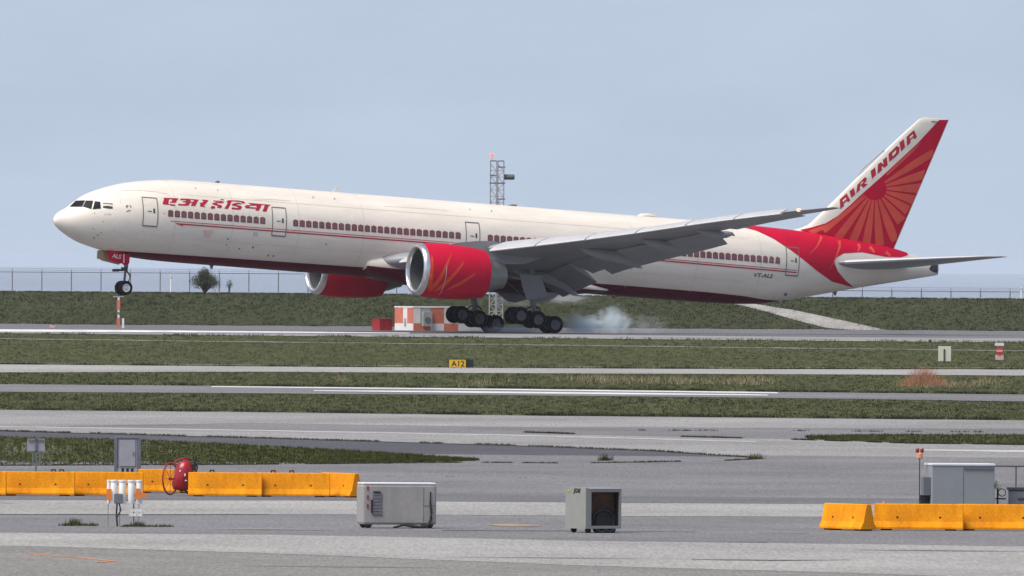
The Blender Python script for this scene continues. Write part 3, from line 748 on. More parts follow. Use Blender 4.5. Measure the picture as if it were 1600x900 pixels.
decal('faded_emblem', [rect(395.5, 362.5, 402, 369)], M['greymark'], hull, 0.018, 4)
for (u, v, s_) in ((147.6, 332.8, 1.3), (161, 346.3, 1.3), (146, 357, 1.2), (158, 363.6, 1.6), (153, 367.4, 2), (147, 371.5, 2.2), (178, 360, 1.2), (256.5, 333.5, 1.4), (355.8, 373.6, 2.4), (354, 382, 2.0), (374, 388.6, 2.2), (395, 386.4, 2.8), (419, 399, 2.6), (427.6, 399.6, 2.2), (340, 297, 1.6), (305.5, 294.2, 1.6), (509.5, 381.5, 2.2), (489, 308.4, 1.8), (522.6, 310.8, 1.8), (768, 329.8, 1.8), (734, 327, 1.4), (427, 400, 2), (1227.5, 460, 4)):
    decal('skin_port', [rect(u - s_ / 2, v - s_ / 2, u + s_ / 2, v + s_ / 2)], M['seam'], hull, 0.016, 4)
decal('panel_line', line_poly([(189, 297.5), (215, 297), (240, 299), (262, 303)], .7) + line_poly([(395, 312), (425, 311.5), (455, 314)], .7) + line_poly([(600, 322), (680, 327), (700, 329.5)], .5), M['linefaint'], hull, 0.012, 4)
decal('panel_line', line_poly([(190, 298), (188, 318)], .5) + line_poly([(262, 303), (268, 310)], .5), M['linefaint'], hull, 0.012, 4)
for xr in (8.55, 13.2, 18.6, 23.9, 46.2, 51.6, 57.0):
    mb = MB(); mb.grid([[fus_pt(xr + dx, -.9 + 2.4 * j / 30, .010) for j in range(31)] for dx in (-.022, .022)])
    part(mb, 'skin_joint', M['linefaint'], smooth='all')
for zr, xa_, xb_ in ((1.95, 9, 56), (-1.35, 9, 56)):
    mb = MB(); mb.grid([[(xa_ + (xb_ - xa_) * i / 60, fus_y(xa_ + (xb_ - xa_) * i / 60, zr + dz) - .011, zr + dz) for dz in (-.014, .014)] for i in range(61)])
    part(mb, 'skin_joint', M['linefaint'], smooth='all')
# aerials on the crown
for (u, v, lx, h) in ((523, 299.5, .5, .32), (338, 285.6, .5, .16), (798, 321, 1.0, .12)):
    x, z = inv(u, v, 0)
    mb = MB(); mb.prism([(x - lx / 2, ztop(x) - .08), (x + lx / 2, ztop(x) - .08), (x + lx / 2, ztop(x) + h), (x + lx * .1, ztop(x) + h)], 'Y', -.03, .03)
    part(mb, 'aerial', M['seam'] if h < .2 else M['white'], smooth=False)
x, z = inv(1012, 338, 0)
mb = MB(); mb.tube([(x - .9, 0, 3.05), (x - .6, 0, 3.13), (x, 0, 3.17), (x + .6, 0, 3.13), (x + .9, 0, 3.05)], [.05, .3, .36, .3, .05], 10, sq=(1.0, .5))
part(mb, 'antenna_fairing', M['white'])
for (u, v) in ((1304, 462), (1224, 474), (330, 416)):
    x, z = inv(u, v, 0)
    mb = MB(); mb.prism([(x - .18, zbot(x) + .1), (x + .2, zbot(x) + .1), (x + .1, zbot(x) - .28), (x - .02, zbot(x) - .28)], 'Y', -.04, .04)
    part(mb, 'belly_aerial', M['seam'], smooth=False)
# auxiliary power unit outlet at the tail end
decal('apu_outlet', [[(1451.5, 421), (1454, 415.5), (1459, 412.8), (1465, 412), (1465, 426.6), (1457, 424.8)]], M['dark'], hull, 0.02, 3)

# ---- tail fin
f_le = pchip([1.5, 2.6, 2.92, 3.1, 3.4, 3.9, 7.42, 11.86, 12.22, 12.31], [57.5, 59.3, 60.75, 61.35, 62.0, 62.55, 66.02, 70.52, 70.95, 71.3])
f_te = lerp1([(1.5, 69.15), (2.18, 69.43), (12.31, 73.35)])
def fin_y(x, z):
    if z < 1.5 or z > 12.31: return 50 + abs(z - 7)
    a, b = f_le(z), f_te(z)
    s = (x - a) / (b - a)
    if s <= 0 or s >= 1: return 20 + abs(s)
    c = min(b - a, 8.6)
    return -0.5 * .10 * c * (2.97 * math.sqrt(s) - 1.26 * s - 3.516 * s * s + 2.843 * s ** 3 - 1.036 * s ** 4) * (1 if z < 11.9 else math.sqrt(max(0.02, (12.32 - z) / .42)))
mb = MB(); rings = []
for z in [1.5, 2.2, 2.6, 2.92, 3.1, 3.25, 3.4, 3.6, 3.9, 4.4, 5, 6, 7, 8, 9, 10, 11, 11.5, 11.86, 12.05, 12.18, 12.27, 12.31]:
    a, b = f_le(z), f_te(z); ss = [1 - math.cos(math.pi / 2 * i / 14) for i in range(15)]
    near_ = [(a + (b - a) * s, min(fin_y(a + (b - a) * s, min(z, 12.3)), 0) if 0 < s < 1 else 0.0, z) for s in ss]
    near_ = [(p[0], (p[1] if abs(p[1]) < 5 else 0.0), p[2]) for p in near_]
    rings.append(near_ + [(p[0], -p[1], p[2]) for p in near_[-2:0:-1]])
mb.rings(rings)
fin = part(mb, 'tail_fin', M['white'], smooth='all')
def finmap(u, v, off=0.0):
    p = hit(u, v, fin_y, -1.0, 0.02)
    return p + Vector((0, -off, 0))
sw = [hull(u, v) for u, v in ((1153, 353.5), (1180, 360), (1208, 373), (1230, 387.5), (1254.8, 405.5), (1268, 410), (1285, 411), (1303.5, 410), (1306, 403), (1318, 396), (1347, 394.3), (1384, 401.5), (1408, 402), (1419, 398.5))]
swl = lerp1([(p.x, p.z) for p in sw])
mb = MB(); rows = []
for i in range(101):
    x = sw[0].x + (sw[-1].x - sw[0].x) * i / 100
    a, b = ztop(x), zbot(x); c, h = (a + b) / 2, (a - b) / 2
    th = math.asin(min(max((swl(x) - c) / h, -.99), .999))
    rows.append([fus_pt(x, th + (math.pi - 2 * th) * j / 24, .016) for j in range(25)])
mb.grid(rows)
part(mb, 'tail_swoosh', M['red'], smooth='all')
decal('tail_swoosh', [[(1254.8, 405.5), (1268, 409), (1285, 409.5), (1304, 408.5), (1304, 411.5), (1309, 424), (1321, 438), (1335, 449.5), (1300, 440), (1277.5, 424)]], M['red'], hull, 0.018, 4)
decal('fin_red_field', [[(1250, 359), (1267.5, 355.3), (1290, 348.8), (1308.8, 337.5), (1330, 318.8), (1344, 305.4), (1379.6, 274), (1433, 224.5), (1467.5, 187.4), (1481.6, 187.4), (1398.6, 382), (1394, 394), (1350, 388), (1300, 374), (1262, 366)]], M['red'], finmap, 0.012, 5, parent=fin, mirror=True)
SC = (1367.0, 295.0)
def ray_poly(ang, r0, r1, w0, wm, w1):
    out_l, out_r = [], []
    for i in range(9):
        t = i / 8; r = r0 + (r1 - r0) * t
        w = (w0 + (wm - w0) * t / .55) if t < .55 else (wm + (w1 - wm) * (t - .55) / .45)
        for L, sg in ((out_l, 1), (out_r, -1)):
            a = R(ang + sg * w)
            L.append((SC[0] + r * math.cos(a), SC[1] - r * math.sin(a)))
    return out_l + out_r[::-1]
for ang, r1, w0, wm, w1_ in ((32, 110, 5.2, 4.6, 2.6), (16, 84, 5.6, 5.8, 5.0), (0.5, 75, 5.6, 6.4, 6.4), (-16, 66, 5.8, 6.6, 6.8), (-33, 62, 6, 7.2, 7.2), (-51, 66, 6, 7.2, 7), (-69, 88, 6, 6.4, 3.8), (-85, 89, 5.6, 5.6, 4.2), (-99, 86, 5.2, 5.2, 4.2), (-113, 88, 5.2, 5.0, 4.0), (-127, 97, 5.0, 4.6, 3.6), (-140.5, 104, 3.6, 3.0, 2.4)):
    lim = None
    poly = ray_poly(ang, 18, r1, w0, wm, w1_)
    poly = [(min(a, 1482.7 - (b - 186.8) * .4257 - 1.6), b) for a, b in poly]
    decal('sun_ray', [poly], M['coral'], finmap, 0.022, 6, parent=fin)
decal('fin_edge_band', [[(1262, 361), (1291, 350.6), (1309.6, 339.6), (1331, 320.4), (1345, 307.2), (1352, 301), (1346, 310), (1331, 326), (1312, 344), (1290, 356), (1272, 366)]], M['coral'], finmap, 0.020, 5, parent=fin)
decal('fin_edge_band', [[(1385, 271), (1433, 226.2), (1440, 221), (1428, 236), (1400, 262), (1385, 275)]], M['coral'], finmap, 0.020, 5, parent=fin)
# rays run on down the fuselage
for pts, a, b in (([(1283, 369.5), (1282, 375), (1276, 386), (1264, 398)], 4.2, .6), ([(1311, 376), (1312, 385), (1307, 400), (1296, 421)], 4.6, .6), ([(1341, 381.5), (1343, 387), (1340, 393)], 4.6, 2.0), ([(1359, 386), (1363, 390), (1366, 394.5)], 4.6, 3.0), ([(1384, 394), (1388, 397), (1391, 400.5)], 4.6, 3)):
    decal('sun_ray', line_poly(pts, a, b), M['coral'], hull, 0.024, 4)
# AIR INDIA along the leading edge
def ct(pts): return [(1280 + a / 5.624, 180 + b / 5.624) for a, b in pts]
tail_word = [
 ([(185, 826), (179, 741), (240, 687), (273, 748), (250, 766), (242, 753), (213, 778), (217, 797)], [(205, 748), (232, 724), (238, 738), (207, 763)]),
 ([(265, 668), (303, 637), (317, 693), (282, 727)], None),
 ([(325, 687), (334, 611), (400, 545), (416, 551), (412, 581), (392, 601), (427, 605), (386, 641), (368, 616), (355, 634), (358, 656)], [(361, 602), (386, 579), (383, 593), (361, 613)]),
 ([(450, 491), (490, 457), (499, 521), (464, 561)], None),
 ([(512, 515), (515, 433), (541, 412), (566, 434), (558, 393), (592, 365), (601, 436), (573, 461), (548, 446), (552, 482)], None),
 ([(614, 411), (607, 341), (680, 270), (706, 284), (700, 332), (672, 364)], [(640, 338), (676, 304), (673, 330), (646, 362)]),
 ([(703, 241), (742, 209), (754, 281), (719, 319)], None),
 ([(770, 270), (767, 190), (832, 129), (859, 190), (836, 213), (828, 196), (799, 221), (802, 242)], [(794, 192), (821, 166), (827, 181), (796, 209)])]
for body, hole in tail_word:
    l_ = decal('tail_letter', [ct(body)], M['letter'], finmap, 0.016, 6, parent=fin)
    if hole: decal('tail_letter_counter', [ct(hole)], M['white'], finmap, 0.026, 6, parent=fin)
mb = MB(); pA, pB = inv(1340.5, 275, 0), inv(1382, 237, 0)
mb.tube([(pA[0], 0, pA[1]), (pA[0] * .8 + pB[0] * .2 - .12, 0, pA[1] * .8 + pB[1] * .2 + .12), (pB[0] - .12, 0, pB[1] + .12), (pB[0] + .12, 0, pB[1] - .1)], [.02, .06, .06, .02], 6)
part(mb, 'fin_aerial', M['slat'], fin)
mb = MB(); pA = inv(1459, 190, 0)
part(mb.box((pA[0], -.12, pA[1]), (.5, .05, .06)), 'fin_vent', M['seam'], fin, smooth=False)

# ---- airfoil surfaces
def foil(s, t, camber=0.02):
    yt = 5 * t * (.2969 * math.sqrt(max(s, 0)) - .126 * s - .3516 * s * s + .2843 * s ** 3 - .1036 * s ** 4)
    yc = camber * 4 * s * (1 - s)
    return yc, yt
SS = [1, .93, .85, .75, .62, .5, .38, .27, .18, .11, .06, .025, .007, 0]
def section(xl, y, zl, c, t, inc, camber=.02, s0=0.0, s1=1.0):
    pts = []
    ss = [s0 + (s1 - s0) * s for s in SS]
    up = [(s, sum(foil(s, t, camber))) for s in ss]
    lo = [(s, foil(s, t, camber)[0] - foil(s, t, camber)[1]) for s in ss[::-1][1:]]
    for s, h in up + lo:
        px, pz = s * c, h * c
        pts.append((xl + px * math.cos(inc) + pz * math.sin(inc), y, zl - px * math.sin(inc) + pz * math.cos(inc)))
    return pts
w_le = lerp1([(0, 23.2), (3.1, 25.9), (29.5, 46.5), (32.4, 48.75)])
w_te = pchip([0, 3.1, 10.0, 21.5, 29.3, 30.6, 32.4], [38.9, 38.9, 39.6, 44.75, 48.35, 49.0, 49.55])
w_z = pchip([0, 3.1, 10, 15, 20, 25, 29.5, 32.4], [-2.25, -1.85, -.50, .42, 1.42, 2.48, 3.30, 3.78])
w_t = pchip([0, 10, 20, 32.4], [.135, .115, .10, .09])
w_inc = pchip([0, 10, 29, 32.4], [R(2.4), R(1.6), R(-.6), R(-1)])
def wing(sg):
    ysn = [0, 2, 3.1, 4.5, 6, 8, 10, 12, 14, 16, 18, 20, 22, 24, 26, 28, 29.3, 30.3, 31.3, 32.0, 32.4]
    mb = MB()
    mb.rings([section(w_le(y), sg * y, w_z(y), w_te(y) - w_le(y), w_t(y), w_inc(y)) for y in ysn])
    w = part(mb, 'wing', M['wing'], smooth='all')
    # slats, pushed forward and down
    for ya, yb in ((4.3, 8.4), (10.3, 13.3), (13.4, 16.6), (16.7, 19.9), (20.0, 23.1), (23.2, 26.2), (26.3, 29.2)):
        rr = []
        for i in range(4):
            y = ya + (yb - ya) * i / 3
            c = w_te(y) - w_le(y); k = min(max(.17 * c, .80), 1.25)
            x0, z0 = w_le(y) - .42 * min(1, c / 5), w_z(y) - .22 * min(1, c / 5)
            prof = [(1.0, .43), (.8, .405), (.55, .33), (.3, .22), (.12, .10), (.02, 0.0), (.0, -.06), (.06, -.12), (.2, -.155), (.3, -.13), (.38, .04), (.6, .23), (.8, .36)]
            a = R(19)
            rr.append([(x0 + k * (px * math.cos(a) - pz * math.sin(a) * -1), sg * y, z0 + k * (pz * math.cos(a) + px * math.sin(a) * .55)) for px, pz in prof])
        m_ = MB(); m_.rings(rr)
        part(m_, 'slat', M['slat'], w, smooth=True)
    # trailing-edge flaps
    def flap(name, ya, yb, cf, ang, dx, dz, n=4):
        rr = []
        for i in range(n + 1):
            y = ya + (yb - ya) * i / n
            c = w_te(y) - w_le(y)
            zt = w_z(y) - c * math.sin(w_inc(y))
            rr.append(section(w_te(y) + dx, sg * y, zt + dz, cf(y), .13, R(ang), .03))
        m_ = MB(); m_.rings(rr)
        return part(m_, name, M['wing'], w, smooth=True)
    flap('inboard_flap', 3.55, 8.6, lambda y: 2.7, 27, -.9, -.12)
    flap('flaperon', 8.75, 10.7, lambda y: 1.9, 22, -.75, -.05)
    flap('outboard_flap', 10.85, 21.6, lambda y: 2.35 - (y - 10.85) * .062, 30, -.75, -.08, 8)
    flap('aileron', 22.6, 28.6, lambda y: .62, 4, -.12, .0, 4)
    # flap track fairings
    for yf, L, tip in ((5.6, 5.6, -3.45), (13.6, 5.2, None), (17.8, 4.6, None), (21.7, 3.4, None)):
        c = w_te(yf) - w_le(yf); zt = w_z(yf) - c * math.sin(w_inc(yf))
        x1 = w_te(yf) + {13.6: 1.55, 17.8: 1.95, 21.7: 1.15}.get(yf, 1.75)
        x0 = x1 - L
        ztip = zt - {13.6: 1.25, 17.8: .78, 21.7: .30}[yf] if tip is None else tip
        zm = zt - .42 * (1 if yf < 20 else .5)
        pts = [(x0, zm + .28), (x0 + .12 * L, zm + .12), (x0 + .35 * L, zm - .05), (x0 + .58 * L, zm - .14), (x0 + .8 * L, (zm + ztip) / 2 + .02), (x0 + .93 * L, ztip + .14), (x1, ztip)]
        k = 1.0 if yf < 20 else .75
        m_ = MB(); m_.tube([(a, sg * yf, b) for a, b in pts], [.04, .22 * k, .38 * k, .42 * k, .34 * k, .18 * k, .03], 10, sq=(.62, 1.05))
        part(m_, 'flap_track_fairing', M['wing'], w)
    # static wicks/vortex bits along the slat row and the lit navigation lamp
    m_ = MB(); m_.lathe([(-.2, .02), (-.14, .10), (0, .13), (.14, .10), (.2, .02)], (w_le(30.2) + .12, sg * 30.2, w_z(30.2) + .05), 'X', 10)
    part(m_, 'navigation_lamp', M['navlamp'] if sg < 0 else M['lampred'], w)
    return w
lwing = wing(-1)
wing(1)

def stab(sg):
    mb = MB(); ys = [0.4, 1.3, 2.2, 4, 6, 8, 9.6, 10.3, 10.6, 10.78]
    le = pchip([0, 1.9, 9.7, 10.4, 10.78], [62.4, 64.0, 71.55, 72.35, 73.2]); te = lerp1([(0, 70.0), (1.9, 70.55), (10.78, 73.95)]); z = lerp1([(0, .50), (1.9, .68), (10.78, 1.80)])
    mb.rings([section(le(y), sg * y, z(y), te(y) - le(y), .10, R(-1.0), -.005) for y in ys])
    s_ = part(mb, 'horizontal_stabilizer', M['wing'], smooth='all')
    # bright leading edge
    m_ = MB(); rr = []
    for y in ys[2:]:
        c = te(y) - le(y)
        sec = []
        for s, q in ((.10, 1), (.05, 1), (.015, 1), (0, 0), (.012, -1), (.03, -1)):
            yc, yt = foil(s, .10, -.005)
            sec.append((le(y) - .03 + s * c, sg * y, z(y) + yc * c + q * (yt * c + .012)))
        rr.append(sec)
    m_.grid(rr)
    part(m_, 'leading_edge', M['slat'], s_)
    return s_
stab(-1); stab(1)

# ---- engines
EX, EY, EZ = 25.42, 9.6, -2.50
cowl_r = pchip([0, .04, .14, .35, .7, 1.3, 2.2, 3.4, 4.6, 5.5], [1.70, 1.80, 1.88, 1.95, 2.00, 2.05, 2.07, 2.02, 1.92, 1.78])
def nac_y(x, z):
    s = x - EX
    if s < 0.45 or s > 5.5: return 30.0 + abs(s - 2.5)
    k = cowl_r(s) ** 2 - (z - EZ) ** 2
    if k <= 0: return 20 - k
    return -EY - math.sqrt(k)
def nacmap(u, v, off=0.0):
    p = hit(u, v, nac_y, -12.2, -9.3)
    n = Vector((0, p.y + EY, p.z - EZ)).normalized()
    return p + n * off
def engine(sg):
    c = (EX, sg * EY, EZ)
    mb = MB(); mb.lathe([(s, cowl_r(s)) for s in (.42, .55, .7, 1.0, 1.3, 1.75, 2.2, 2.7, 3.2, 3.7, 4.2, 4.6, 5.1, 5.5)] + [(5.5, 1.73), (4.8, 1.72)], c, 'X', 56)
    e = part(mb, 'engine', M['red'], smooth=True)
    mb = MB(); mb.lathe([(.42, cowl_r(.42)), (.35, cowl_r(.35) + .003), (.22, 1.915), (.14, cowl_r(.14)), (.04, cowl_r(.04)), (0, 1.70), (.02, 1.63), (.1, 1.575), (.3, 1.535)], c, 'X', 56)
    part(mb, 'inlet_lip', M['lip'], e, smooth='all')
    mb = MB(); mb.lathe([(.3, 1.535), (.7, 1.55), (1.3, 1.62), (1.6, 1.63)], c, 'X', 48)
    part(mb, 'inlet_duct', M['liner'], e, smooth='all')
    mb = MB(); mb.lathe([(1.66, 1.63), (1.66, .02)], c, 'X', 32)
    part(mb, 'fan_backing', M['dark'], e)
    mb = MB()
    for k in range(22):
        a = k * 2 * math.pi / 22
        for r0, r1, tw in ((.5, 1.05, .20), (1.05, 1.60, .12)):
            q = []
            for r, sx in ((r0, -1), (r1, -1), (r1, 1), (r0, 1)):
                aa = a + sx * tw * .55 + (r - .5) * .25
                q.append((c[0] + 1.5 + sx * .09, c[1] + r * math.cos(aa), c[2] + r * math.sin(aa)))
            mb.add(q, [(0, 1, 2, 3)])
    part(mb, 'fan_blades', M['fan'], e, smooth=False)
    mb = MB(); mb.lathe([(.85, .02), (.95, .16), (1.15, .32), (1.4, .45), (1.6, .5)], c, 'X', 24)
    part(mb, 'spinner', M['fan'], e)
    mb = MB(); mb.lathe([(4.6, 1.55), (5.5, 1.45), (6.3, 1.25), (6.9, 1.0), (7.2, .95), (7.2, .8), (6.8, .75)], c, 'X', 40)
    part(mb, 'core_cowl', M['core'], e)
    mb = MB(); mb.lathe([(6.6, .6), (7.2, .55), (7.8, .3), (8.1, .03)], c, 'X', 24)
    part(mb, 'exhaust_plug', M['dark'], e)
    # pylon
    y0 = sg * EY
    EXP = EX + .6
    prof = [(EXP + 1.6, EZ + 1.9), (EXP + 2.6, EZ + 2.22), (EXP + 4.2, EZ + 2.45), (EXP + 5.6, EZ + 2.55), (EXP + 8.8, EZ + 2.2), (EXP + 10.2, EZ + 1.75), (EXP + 8.2, EZ + 1.0), (EXP + 6.3, EZ + .85), (EXP + 4.8, EZ + 1.3), (EXP + 3.2, EZ + 1.7)]
    mb = MB(); n = len(prof)
    vs = []
    for wdt in (-.27, .27):
        for i, (a, b) in enumerate(prof):
            k = .25 if i in (0, 5) else 1.0
            vs.append((a, y0 + wdt * k, b))
    mb.add(vs, [tuple(range(n)), tuple(range(2 * n - 1, n - 1, -1))] + [(i, i + n, (i + 1) % n + n, (i + 1) % n) for i in range(n)])
    part(mb, 'pylon', M['wing'], e, smooth=False)
    # red-to-orange swirls painted on the cowl
    if sg < 0:
        cc = lambda pts: [(620 + a / 5.295, 360 + b / 5.295) for a, b in pts]
        for poly in ([(287, 200), (300, 230), (305, 300), (300, 400), (290, 470), (262, 500), (255, 470), (268, 400), (282, 300)],
                     [(455, 180), (440, 240), (415, 310), (375, 400), (330, 460), (290, 500), (262, 505), (300, 440), (345, 390), (390, 310), (425, 240)],
                     [(560, 240), (545, 290), (510, 340), (460, 400), (400, 465), (340, 500), (300, 512), (350, 460), (420, 400), (480, 340), (530, 285)],
                     [(665, 340), (640, 372), (590, 410), (530, 448), (460, 480), (400, 500), (440, 470), (520, 428), (590, 385)]):
            decal('cowl_swirl', [cc(poly)], M['orange_streak'], nacmap, 0.012, 3, parent=e)
        decal('cowl_pale_line', line_poly(cc([(413, 300), (408, 370), (392, 440), (370, 500), (352, 530)]), 1.1, .8), M['slat'], nacmap, 0.02, 3, parent=e)  # thin pale line curving down the side of the cowl
    return e
engine(-1); engine(1)

# ---- landing gear
def wheel_prof(r, w):
    return ([(-w / 2, r * .60), (-w / 2, r * .80), (-w * .42, r * .93), (-w * .25, r * .99), (0, r), (w * .25, r * .99), (w * .42, r * .93), (w / 2, r * .80), (w / 2, r * .60)],
            [(-w * .42, r * .60), (-w * .40, r * .52), (-w * .30, r * .46), (-w * .28, r * .2), (-w * .42, r * .16), (-w * .45, .01), (w * .45, .01), (w * .42, r * .16), (w * .28, r * .2), (w * .30, r * .46), (w * .40, r * .52), (w * .42, r * .60)])
def wheels(g, spots, r, w, rimm):
    """tyres and rims: each wheel its own tyre and rim under the gear"""
    tp, rp = wheel_prof(r, w)
    t0 = r0 = None
    for (x, y, z) in spots:
        if t0 is None:
            m1 = MB(); m1.lathe(tp, (0, 0, 0), 'Y', 28); m1.m = [0] * len(m1.f)
            t0 = m1.build('wheel_tyre', M['tyre'], g, smooth='all')
            m2 = MB(); m2.lathe(rp, (0, 0, 0), 'Y', 20)
            r0 = m2.build('wheel_rim', rimm, g, smooth=True)
            t, q = t0, r0
        else:
            t = t0.copy(); COL.objects.link(t); q = r0.copy(); COL.objects.link(q)
        for o in (t, q): o.location = (x + OFF.x, y + OFF.y, z + OFF.z)
AXLES = [(35.80, -5.28), (37.24, -5.50), (38.66, -5.775)]
def main_gear(sg):
    y = sg * 5.49
    mb = MB()
    mb.tube([(36.6, y * 1.06, -1.6), (36.9, y * 1.02, -3.4), (37.15, y, -4.5)], [.26, .25, .24], 12)
    mb.tube([(37.15, y, -4.5), (37.24, y, -5.4)], [.17, .17], 12)
    g = part(mb, 'main_gear', M['gear'])
    mb = MB()
    mb.tube([(AXLES[0][0] - .1, y, AXLES[0][1] + .02), (AXLES[1][0], y, AXLES[1][1] + .03), (AXLES[2][0] + .1, y, AXLES[2][1] + .02)], [.13, .19, .13], 8)
    for ax, az in AXLES: mb.tube([(ax, y - .72, az), (ax, y + .72, az)], .08, 8)
    part(mb, 'bogie_beam', M['gear'], g)
    mb = MB()
    mb.tube([(37.05, y, -4.1), (34.9, y - sg * .9, -2.6)], .10, 8)
    mb.tube([(37.05, y, -3.9), (38.6, y - sg * 1.6, -2.7)], .11, 8)
    mb.tube([(37.0, y, -3.6), (36.9, y - sg * 2.4, -2.9)], .10, 8)
    mb.tube([(37.0, y, -4.5), (36.3, y, -4.9), (35.9, y, -5.1)], .06, 6)
    mb.tube([(37.25, y, -4.4), (37.75, y, -4.75), (37.5, y, -5.3)], .07, 6)
    part(mb, 'gear_brace', M['dark'], g)
    mb = MB()
    for dy in (-.16, .16):
        mb.tube([(37.0 + dy, y + dy, -2.6), (37.3 + dy, y + dy * 1.4, -4.6), (37.6 + dy * 2, y + dy, -5.2)], .035, 5)
    part(mb, 'hydraulic_line', M['rim'], g)
    wheels(g, [(ax, y + s_ * .70, az) for ax, az in AXLES for s_ in (-1, 1)], .665, .52, M['rim'])
    # leg door
    ydr = sg * 6.25
    poly = [inv(u, v, -6.25) for u, v in ((811, 428), (846, 430), (848, 440), (855.5, 462), (843, 465.5), (823, 468.5), (817, 450))]
    mb = MB(); mb.prism([(a, b) for a, b in poly], 'Y', ydr - .04, ydr + .04)
    part(mb, 'leg_door', M['wing'], g, smooth=False)
    return g
main_gear(-1); main_gear(1)
for sg in (-1, 1):
    mb = MB()
    yb = sg * 2.15
    pts = [(37.0, -3.3), (40.9, -3.2), (40.2, -3.75), (39.0, -4.15), (38.4, -4.1), (37.6, -3.6)]
    mb.prism(pts, 'Y', yb - .03, yb + .03)
    part(mb, 'body_gear_door', M['wing'], smooth=False)

mb = MB()
mb.tube([(6.15, 0, -2.7), (6.05, 0, -4.0)], [.16, .15], 12)
mb.tube([(6.05, 0, -4.0), (5.98, 0, -5.28)], [.09, .09], 10)
ng = part(mb, 'nose_gear', M['rim'])
mb = MB(); mb.tube([(5.98, -.42, -5.28), (5.98, .42, -5.28)], .07, 8)
part(mb, 'axle', M['gear'], ng)
mb = MB(); mb.tube([(6.1, 0, -3.95), (6.45, 0, -4.35), (6.38, 0, -4.75), (6.1, 0, -5.05)], .06, 6); mb.tube([(6.05, 0, -3.6), (4.9, 0, -2.8)], .09, 8)
part(mb, 'torque_link', M['dark'], ng)
mb = MB(); mb.box((5.55, 0, -3.98), (.5, .5, .16)); mb.box((5.25, -.3, -4.02), (.22, .22, .2)); mb.box((5.25, .3, -4.02), (.22, .22, .2)); mb.box((5.95, 0, -3.85), (.3, .62, .22))
part(mb, 'taxi_light_bracket', M['dark'], ng, smooth=False)
wheels(ng, [(5.98, -.37, -5.285), (5.98, .37, -5.285)], .54, .40, M['rimw'])
def ngpoly(px, yy): return [inv(u, v, yy) for u, v in px]
mb = MB(); mb.prism(ngpoly([(167.5, 391), (170.5, 407), (198, 413.8), (202, 411), (203, 393.5)], -.80), 'Y', -.83, -.77)
nd = part(mb, 'nose_gear_door', M['red'], ng, smooth=False)
mb = MB(); mb.prism(ngpoly([(167.5, 391), (170.5, 407), (198, 413.8), (202, 411), (203, 393.5)], -.80), 'Y', .77, .83)
nd2 = part(mb, 'nose_gear_door', M['beige'], ng, smooth=False)
mb = MB(); mb.prism(ngpoly([(158.5, 391), (157.5, 404), (171, 407.6), (168, 391)], -.2), 'Y', .55, .62)
part(mb, 'gear_bay_flap', M['beige'], ng, smooth=False)
vs, fs = subdivide_poly(text_px('ALS', 174.8, 396.0, 189.5, 402.6, skew=2.2, shear=.25, bold=.02) + [rect(192.6, 397, 194.4, 411)], 50)
mb = MB(); mb.add([(inv(u, v, -.842)[0], -.842, inv(u, v, -.842)[1]) for u, v in vs], fs)
part(mb, 'door_letters', M['whitemark'], ng, smooth=False)

# ================================================================ things on the airfield
def ground(u, v): return gp(u, v)

# ---- orange-yellow concrete barriers
def barrier_mesh(L, H=.84):
    pr = [(-.30, 0), (-.30, .06), (-.20, .24), (-.095, H - .03), (-.08, H), (.08, H), (.095, H - .03), (.20, .24), (.30, .06), (.30, 0)]
    mb = MB()
    ends = [(-L / 2, .0), (-L / 2 + .03, .025), (L / 2 - .03, .025), (L / 2, .0)]
    rings = []
    for x, g_ in ends:
        k = .93 if g_ == 0 else 1
        rings.append([(x, a * k, b * (1 if b == 0 else (.985 if g_ == 0 else 1))) for a, b in pr])
    mb.rings(rings)
    return mb
def barrier(u0, u1, v, label, L=None, rz=None, loops=(), grp='orange barriers set in rows on the apron', H=.84, dloc=None):
    p0, p1 = gp(u0, v), gp(u1, v)
    c = (p0 + p1) / 2
    if dloc: c = Vector(dloc)
    if L is None: L = (p1 - p0).length - .02
    r = rz if rz is not None else 0.0
    e = empty('barrier', (c.x, c.y + .30, c.z + .026), r)
    bmb = barrier_mesh(L, H - .035); bmb.v = [(a, b_, c_ + .035) for a, b_, c_ in bmb.v]
    bmb.build('body', M['yellow'], e, smooth=False, bevel=.012)
    for k in (-.36, .36):
        m_ = MB(); m_.box((k * L, .02, .0175), (.34, .44, .035)); m_.build('foot', M['hole'], e)  # dark blocks added to lift the body, so a shaded gap shows beneath
    for k in (-.24, .24):
        m_ = MB(); yy = -.153
        m_.lathe([(0, .035), (.03, .04), (.06, .03)], (0, 0, 0), 'Y', 10, cap=True)
        m_.build('socket', M['hole'], e, loc=(k * L, -.185, .40))
    for k in loops:
        m_ = MB(); m_.tube([(k * L - .07, 0, H - .03), (k * L - .06, 0, H + .07), (k * L + .06, 0, H + .07), (k * L + .07, 0, H - .03)], .035, 6)
        m_.build('lifting_loop', M['hole'], e)
    setp(e, label, 'barrier', grp)
    return e
barrier(-103, 4.5, 775.5, 'orange barrier cut off by the left edge of the picture')
barrier(5.5, 111.5, 775.8, 'orange barrier in front of the twin grey sign panels', loops=(.21, .32))
barrier(112.5, 218.5, 776.2, 'orange barrier behind the white tube barricade')
barrier(219.5, 296.5, 771.5, 'orange barrier set back behind the red extinguisher')
barrier(299, 404, 777, 'orange barrier just right of the red extinguisher', loops=(-.18,))
barrier(405, 510, 777.6, 'orange barrier second to the right of the extinguisher', loops=(-.02, -.27))
c = gp(536, 778)
barrier(500, 560, 778, 'bright orange barrier turned sideways behind the white trailer box', L=2.4, rz=R(-60), dloc=(c.x - .12, c.y + .45, c.z))
c = gp(1318, 830)
